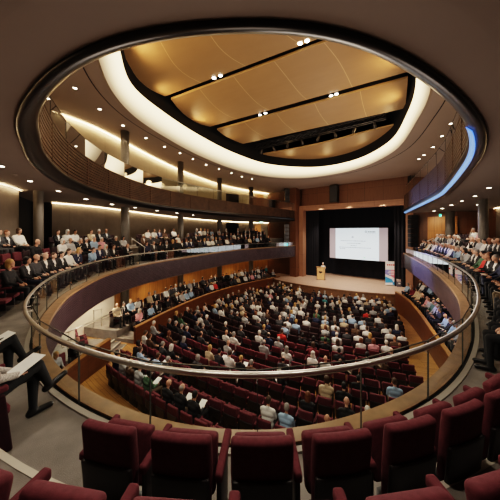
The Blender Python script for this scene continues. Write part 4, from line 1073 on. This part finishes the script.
for s in SEATS:
    if s['occ'] or s['zone'] not in('lectern','banner') or s['y']<2: continue
    hx,hy=headpx(s)
    if s['zone']=='lectern':
        p={1:.86,2:.12 if hx<62 else .72,3:.62 if hx>128 or hx<110 else .5}[s['row']]
        yaw=-.35
    else:
        p={1:.93,2:.72,3:.7}[s['row']]; yaw=.35
    if s['zone']=='banner' and s['d']<6.6: p=1
    if s['zone']=='banner' and hy>272 and hx<512: p=0
    kw={}
    if s['zone']=='banner' and s['d']<8: kw=dict(top=RG.choice(['black','dark grey','navy']),pose='lap',suit=True,trs=0)
    elif RG.random()<.35: kw=dict(top=RG.choice(['black','dark grey','black','navy']))
    if RG.random()<p: add_person(s,rng=RG,yaw=yaw,paper=RG.random()<.12,**kw)
# -- side tiers of the stalls
for s in SEATS:
    if s['zone'] in('side_l','side_r','side_f'):
        if RG.random()<{'side_l':.80,'side_r':.92,'side_f':.6}[s['zone']]: add_person(s,rng=RG,yaw=-.4 if s['zone']!='side_r' else .4,paper=RG.random()<.12)
PEOPLE_FIXED=[]
BODY['cross',3]=body_mesh('body',seated('cross',True),.009,5)
for _ in REG: BODY['cross',3].materials.append(None)
add_person(AIS[0],'pale grey','grey','short','cross',False,0,paper=True,skin=0,rng=RG,note='hero'); PEOPLE[-1]['m_top']=M_CHECK; PEOPLE[-1]['lab']='person in a checked shirt with crossed black trousered legs, white pad on lap'
add_person(AIS[2],'black','brown','short','cross',True,0,paper=True,skin=0,rng=RG,note='hero'); PEOPLE[-1]['lab']='person in black with legs crossed, papers on lap, second row-mate from the near aisle'
# ------------------------------------------------ put them in
def visible(s):
    if s['u'] is None: return False
    return -75<s['u']<575 and s['v']<560
ZN={'stalls':'stalls','lectern':'lectern-side balcony','banner':'banner-side balcony','side_l':'lectern-side stalls tier','side_r':'banner-side stalls tier','side_f':'front side tier','rear':'rear balcony','aisle':'front row by the near aisle','side_s':'side tier by the steps'}
ROWN={1:'front row',2:'middle row',3:'back row'}
def where(s,short=False):
    if s['zone']=='stalls': return f"{ordinal(s['row'])} stalls row from stage, {ordinal(s['n'])} seat from banner-side aisle"
    if s['zone']=='rear': return f"{'front' if s['row']==1 else 'second'} row of the rear balcony, {ordinal(s['n'])} from the aisle"
    if s['zone']=='side_s': return f"beside the steps of the side tier, {ordinal(s['n'])} from the low wall"
    if s['zone']=='aisle': return f"front row across the near aisle, {ordinal(s['n'])} from it"
    return f"{ROWN[s['row']]} of {ZN[s['zone']]}, {ordinal(s['n'])} from the stage end"
def plabel(P):
    hair={'bald':'bald'}.get(P['style']) or (f"long-{P['hair']}-haired" if P['style']=='long' else f"{P['hair']}-haired")
    cl=f"in {P['top'].replace(' ','-')} {'suit' if P['suit'] else 'top'}"
    return f"{hair} person {cl}, {where(P['s'])}"
for P in PEOPLE: P['size']=1/max(.5,P['s']['y'])
vis=[P for P in PEOPLE if visible(P['s'])]
vis.sort(key=lambda P:-P['size'])
IND=vis[:300]; REST=vis[300:]
def place_person(P):
    s=P['s']; lod=3 if P['note']=='hero' else 0 if s['y']<10.5 else (1 if s['y']<20 else 2)
    o=bpy.data.objects.new('person',BODY[P['pose'],lod]); COL.objects.link(o)
    fw=Vector((-math.sin(s['rz']),math.cos(s['rz']),0))*.085
    o.location=Vector((s['x'],s['y'],s['z']))+fw; o.rotation_euler=(0,0,s['rz']+P['yaw']*.6); o.scale=(P['sc'],)*3
    top=P.get('m_top') or M_TOP[P['top']]; shirt=M_TOP['white'] if P['suit'] else top
    for i,m in enumerate((M_SKIN[P['skin']],top,M_TROU[P['trs']],M_SHOE[0],shirt)): setmat(o,i,m)
    tag(o,P.get('lab') or plabel(P),'person','audience in the '+ZN[s['zone']])
    if P['style']!='bald':
        h=bpy.data.objects.new('hair',HAIRS[P['style']]); COL.objects.link(h); h.parent=o
        l=LEAN[P['pose']]; h.location=(0,-.015+l*(1.245-.5)/.55,1.245)
        if not len(HAIRS[P['style']].materials): HAIRS[P['style']].materials.append(None)
        setmat(h,0,M_HAIR[P['hair']])
    if P['paper']:
        v,f=rbox(.21,.30,.006,.002,1)
        R=Matrix.Rotation(.35,4,'X'); q=obj('paper',[tuple(R@Vector(p)) for p in v],f,M_PAPER)
        M_=Matrix.Translation((s['x'],s['y'],s['z']))@Matrix.Rotation(s['rz']+P['yaw']*.6,4,'Z')
        q.location=M_@Vector((.02,.42,.70 if P['pose']!='read' else .80)); q.rotation_euler=(0,0,s['rz']+P['yaw']*.6+.2)
        tag(q,f"white paper on a lap, {where(s)}",'paper','white papers held by the audience')
    return o
for P in IND: place_person(P)
# the rest of the audience, nearest the stage: one uncountable crowd
def merge(name,items,mats):
    V=[];Fc=[];MI=[];b=0
    for me,M_,idx in items:
        n=len(me.vertices); co_=np.zeros(n*3); me.vertices.foreach_get('co',co_); co_=co_.reshape(-1,3)
        A=np.array(M_); co_=co_@A[:3,:3].T+A[:3,3]; V.append(co_)
        for p in me.polygons: Fc.append(tuple(v+b for v in p.vertices)); MI.append(idx[min(p.material_index,len(idx)-1)])
        b+=n
    V=np.vstack(V); return obj(name,V,Fc,mats,smooth=True,fm=MI)
cm=[];ci={}
def cid(m):
    if m.name not in ci: ci[m.name]=len(cm); cm.append(m)
    return ci[m.name]
items=[]
for P in REST:
    s=P['s']; M_=Matrix.Translation((s['x']-math.sin(s['rz'])*.085,s['y']+math.cos(s['rz'])*.085,s['z']))@Matrix.Rotation(s['rz']+P['yaw']*.6,4,'Z')@Matrix.Scale(P['sc'],4)
    top=M_TOP[P['top']]; sh=M_TOP['white'] if P['suit'] else top
    items.append((BODY[P['pose'],2],M_,[cid(M_SKIN[P['skin']]),cid(top),cid(M_TROU[P['trs']]),cid(M_SHOE[0]),cid(sh)]))
    if P['style']!='bald':
        l=LEAN[P['pose']]; items.append((HAIRS[P['style']],M_@Matrix.Translation((0,-.015+l*(1.245-.5)/.55,1.245)),[cid(M_HAIR[P['hair']])]))
if items: tag(merge('crowd',items,cm),'distant audience filling the seats nearest the stage','crowd',kind='stuff')

# the speaker standing at the lectern
def standing():
    P=[]
    cap=lambda *a:P.append(('cap',)+a)
    cap('top',(-.07,0,1.02),.12,(.07,0,1.02),.12); cap('top',(-.08,0,1.18),.115,(.08,0,1.18),.115); cap('top',(-.10,-.01,1.32),.11,(.10,-.01,1.32),.11); cap('top',(-.15,-.01,1.41),.07,(.15,-.01,1.41),.07)
    cap('skin',(0,-.005,1.46),.055,(0,.01,1.56),.052)
    P.append(('ell','skin',(0,.03,1.665),(.077,.096,.115))); P.append(('ell','skin',(0,.125,1.65),(.014,.022,.022))); P.append(('ell','skin',(0,.06,1.61),(.055,.06,.06)))
    for s in (-1,1):
        cap('top',(s*.19,-.01,1.39),.062,(s*.25,.04,1.12),.05); cap('top',(s*.25,.04,1.12),.047,(s*.16,.27,1.10),.036); cap('skin',(s*.16,.27,1.10),.034,(s*.13,.37,1.11),.026)
        cap('trousers',(s*.09,0,.93),.10,(s*.10,.01,.50),.068); cap('trousers',(s*.10,.01,.50),.066,(s*.10,-.01,.10),.045); cap('shoes',(s*.10,-.04,.045),.042,(s*.12,.16,.04),.035)
    P.append(('ell','trousers',(0,0,.95),(.17,.125,.10)))
    return P
lc=[o for o in bpy.data.objects if o.name=='lectern'][0]
sp=bpy.data.objects.new('person',body_mesh('speaker_body',standing(),.022,3)); COL.objects.link(sp)
for m in (M_SKIN[0],M_TOP['pale grey'],M_TROU[0],M_SHOE[0],M_TOP['white']): sp.data.materials.append(m)
sp.location=lc.matrix_basis@Vector((.10,.80,0)); sp.rotation_euler=(0,0,lc.rotation_euler.z+math.pi); sp.scale=(1.12,)*3
tag(sp,'speaker in a pale top standing behind the lectern on the stage','person')
h=bpy.data.objects.new('hair',HAIRS['short']); COL.objects.link(h); h.parent=sp; h.location=(0,.03,1.665)
if not len(h.data.materials): h.data.materials.append(None)
setmat(h,0,M_HAIR['white'])
# a white coat thrown over an empty seat of the lectern-side bank
cs=min((s for s in SEATS if s['zone']=='lectern' and not s['occ'] and s['row']==2),key=lambda s:abs((s['u'] or 999)-40)+abs((s['v'] or 999)-250))
prof=[(.02,.50),(-.12,.56),(-.155,.75),(-.19,.90),(-.235,.945),(-.29,.92),(-.32,.75),(-.33,.50),(-.325,.36)]
v=[];f=[]; nx=9
for i in range(nx):
    x=-.20+.40*i/(nx-1)
    for j,(y,z) in enumerate(prof): v.append((x*(1+.10*math.sin(j*1.7)),y-(.012 if j>4 else -.012)*math.sin(i*1.9),z+.02*math.sin(i*1.3+j)))
k=len(prof)
for i in range(nx-1):
    for j in range(k-1): f.append((i*k+j,(i+1)*k+j,(i+1)*k+j+1,i*k+j+1))
ct=obj('coat',v,f,M_CLOTH,smooth=True); ct.location=(cs['x'],cs['y'],cs['z']); ct.rotation_euler=(0,0,cs['rz'])
sd=ct.modifiers.new('thickness','SOLIDIFY'); sd.thickness=.012
tag(ct,'white coat draped over an empty maroon seat by the grey column','coat')
# ------------------------------------------------ seats
vs=[s for s in SEATS if visible(s) or s['zone'] in('rear','aisle')]
for s in vs: s['size']=(1/max(.5,s['y']))*(1.0 if not s['occ'] else .55)*(1.6 if s['zone']=='stalls' else 1)
vs.sort(key=lambda s:-s['size']*(100 if s['zone'] in('rear','aisle') else 1))
def slabel(s):
    return f"{'empty' if not s['occ'] else 'occupied'} maroon seat, {where(s)}"
def place_seat(s):
    near_=s['zone'] in('rear','aisle'); mid=s['y']<13.5
    grp='maroon seats in the '+ZN[s['zone']]
    if near_ or mid:
        root=empty('theatre_seat',(s['x'],s['y'],s['z']),s['rz'],slabel(s),'seat',grp); root.scale=(s['sc'],s['sc'],1)
        for nm in ('backrest','back_shell','cushion_up' if s['up'] else 'cushion_down','armrest','side_panel','pedestal'):
            child(root,{'cushion_up':'seat_cushion','cushion_down':'seat_cushion'}.get(nm,nm),seat_part(nm))
        if s.get('end_panel'):
            e=child(root,'end_panel',seat_part('end_panel')); child(e,'row_plate',seat_part('row_plate')); child(e,'number_plate',seat_part('number_plate'))
        if s.get('end'):
            o=child(root,'armrest',seat_part('armrest')); o.location=(-.53,0,0)
    else:
        o=bpy.data.objects.new('theatre_seat',simple_seat(s['up'])); COL.objects.link(o); o.location=(s['x'],s['y'],s['z']); o.rotation_euler=(0,0,s['rz']); o.scale=(s['sc'],s['sc'],1)
        tag(o,slabel(s),'seat',grp)
for s in vs[:300]: place_seat(s)
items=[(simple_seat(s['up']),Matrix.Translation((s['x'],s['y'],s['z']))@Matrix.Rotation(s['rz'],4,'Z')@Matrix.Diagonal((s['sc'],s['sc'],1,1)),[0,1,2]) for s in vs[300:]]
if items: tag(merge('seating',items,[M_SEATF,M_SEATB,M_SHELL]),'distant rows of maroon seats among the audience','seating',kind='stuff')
print('PEOPLE',len(vis),'SEATS',len(vs))
# ================================================================== LIGHT
def lamp(name,kind,loc,energy,col=(1,.8,.55),size=.3,target=None,angle=60,blend=.6):
    L=bpy.data.lights.new(name,kind); L.energy=energy; L.color=col
    if kind=='AREA': L.size=size
    else: L.shadow_soft_size=size
    if kind=='SPOT': L.spot_size=math.radians(angle); L.spot_blend=blend
    o=bpy.data.objects.new(name,L); COL.objects.link(o); o.location=loc
    d=Vector(target)-Vector(loc) if target is not None else Vector((0,0,-1))
    o.rotation_euler=d.to_track_quat('-Z','Y').to_euler(); return o
W=bpy.data.worlds.new('world'); SC.world=W; W.use_nodes=True
W.node_tree.nodes['Background'].inputs['Color'].default_value=(.9,.7,.5,1); W.node_tree.nodes['Background'].inputs['Strength'].default_value=.02
WARM=(1,.78,.52); WHT=(1,.9,.76)
# spotlights in the ceiling slots and on the truss light the stalls from the stage side
for (x,y),t,e in (((262,114),(-2,11,-6),1500),((333,95),(6,11,-6),1500),((262,160),(-1,15,-6),2600),((300,163),(3,16,-6),2600),((330,162),(7,15,-6),2600),((336,162),(4,8.5,-5.5),2200),((275,162),(-3,9.5,-5.5),2200)):
    p=bpan(x,y,8.9); lamp('house_spot','SPOT',p+Vector((0,0,-.2)),e,WHT,.2,t,62,.8)
# unseen fill lamps added in place of light thrown back by the hall's surfaces
lamp('hall_fill','POINT',(2.5,14,-1.0),800,(1,.86,.72),2.2)
lamp('rear_fill','POINT',(0,4.8,-1.7),150,(1,.84,.70),1.2)
lamp('hall_fill','POINT',(6.5,22.5,-.5),500,(1,.85,.74),1.8)
lamp('rear_fill','POINT',(-4.2,9,-1.4),210,(1,.84,.70),1.2)
lamp('rear_fill','POINT',(6.0,9.5,-1.6),120,(1,.86,.76),1.2)
# downlights over the balconies
for k,p in enumerate(DS):
    lamp('downlight_lamp','SPOT',(p[0],p[1],p[2]-.03),150 if k<9 else 150,WHT,.07,None,115,.7)
for p in DL: lamp('downlight_lamp','SPOT',(p[0],p[1],p[2]-.03),90,WARM,.1,None,120,.7)
# downlights over the rear rows, in the soffit behind the frame
for p,e in (((-1.1,1.95),135),((1.2,2.0),135),((-3.3,3.2),110),((3.9,3.4),110)):
    lamp('downlight_lamp','SPOT',(p[0],p[1],2.1),e,WHT,.08,None,125,.8)
# lamps hidden in the rim of the oval, raking across the golden panels
for i in range(0,140,10):
    q=IC[i]; c=IC.mean(0); n=(c-q)/np.linalg.norm(c-q)
    far=q[1]>9
    lamp('panel_rim_lamp','SPOT',(q[0]+n[0]*.15,q[1]+n[1]*.15,z_ceil(*q)+.42),(230 if abs(q[0]-2)>4 and q[1]<20 else 45),(1,.66,.32),.35,(q[0]+n[0]*3.2,q[1]+n[1]*3.2,z_ceil(*q)+1.35),120,1.0)
# stage light
for k in (2.5,6,9.5):
    lamp('stage_wash','SPOT',pp(k,.8,ZL-.1+.6),1100,(1,.88,.74),.2,pp(k,-.6,ZS),85,.8)
lamp('lectern_spot','SPOT',bpan(330,135,8.6),2200,(1,.9,.75),.1,tuple(at(321,272,30.9)),8,.5)
lamp('stage_front_spot','SPOT',bpan(360,120,8.6),3200,(1,.88,.76),.15,pp(6.5,1.5,ZS),40,.7)
# unseen blue spots added for the bluish stage light on the banner-side balcony
lamp('blue_spill_fill','SPOT',pp(2.5,.6,ZL-.5),16000,(.36,.42,1.0),.2,(11.6,17.0,-2.7),19,.7)
lamp('blue_spill_fill','SPOT',pp(2.5,.6,ZL-.4),1200,(.30,.45,1.0),.2,(12.0,15.0,2.4),26,.7)
# light under the balconies
for (x,y) in ((-8.6,15.5),(-7.2,20.5),(-5.0,25.5),(-1.2,31.5)): lamp('under_balcony_lamp','SPOT',(x,y,-3.45),280,WARM,.1,None,130,.8)
for (x,y) in ((11.0,13),(13.2,17.5)): lamp('under_balcony_lamp','SPOT',(x,y,-3.45),110,WARM,.1,None,130,.8)
lamp('under_balcony_lamp','SPOT',(-8.6,11.5,-3.45),320,(1,.88,.7),.1,(-10.2,13.5,-5),140,.8)
lamp('door_lamp','SPOT',(2.0,34.3,1.1),160,WARM,.1,(1.1,36,-1),90,.7)
lamp('door_lamp','SPOT',(2.0,34.3,5.2),200,WARM,.1,(1.2,36,3.5),100,.7)
lamp('door_lamp','SPOT',(16.0,22.0,1.4),160,WARM,.1,(18.0,23.4,-.5),90,.7)
# ================================================================== lift everything off the eye-level origin
for o in list(SC.objects):
    if o.parent is None: o.location.z += LIFT
SC.view_settings.view_transform='Filmic'
SC.view_settings.look='High Contrast'
SC.view_settings.exposure=0.35
SC.cycles.use_denoising=True
SC.cycles.max_bounces=6
SC.cycles.transparent_max_bounces=16
SC.cycles.sample_clamp_indirect=6
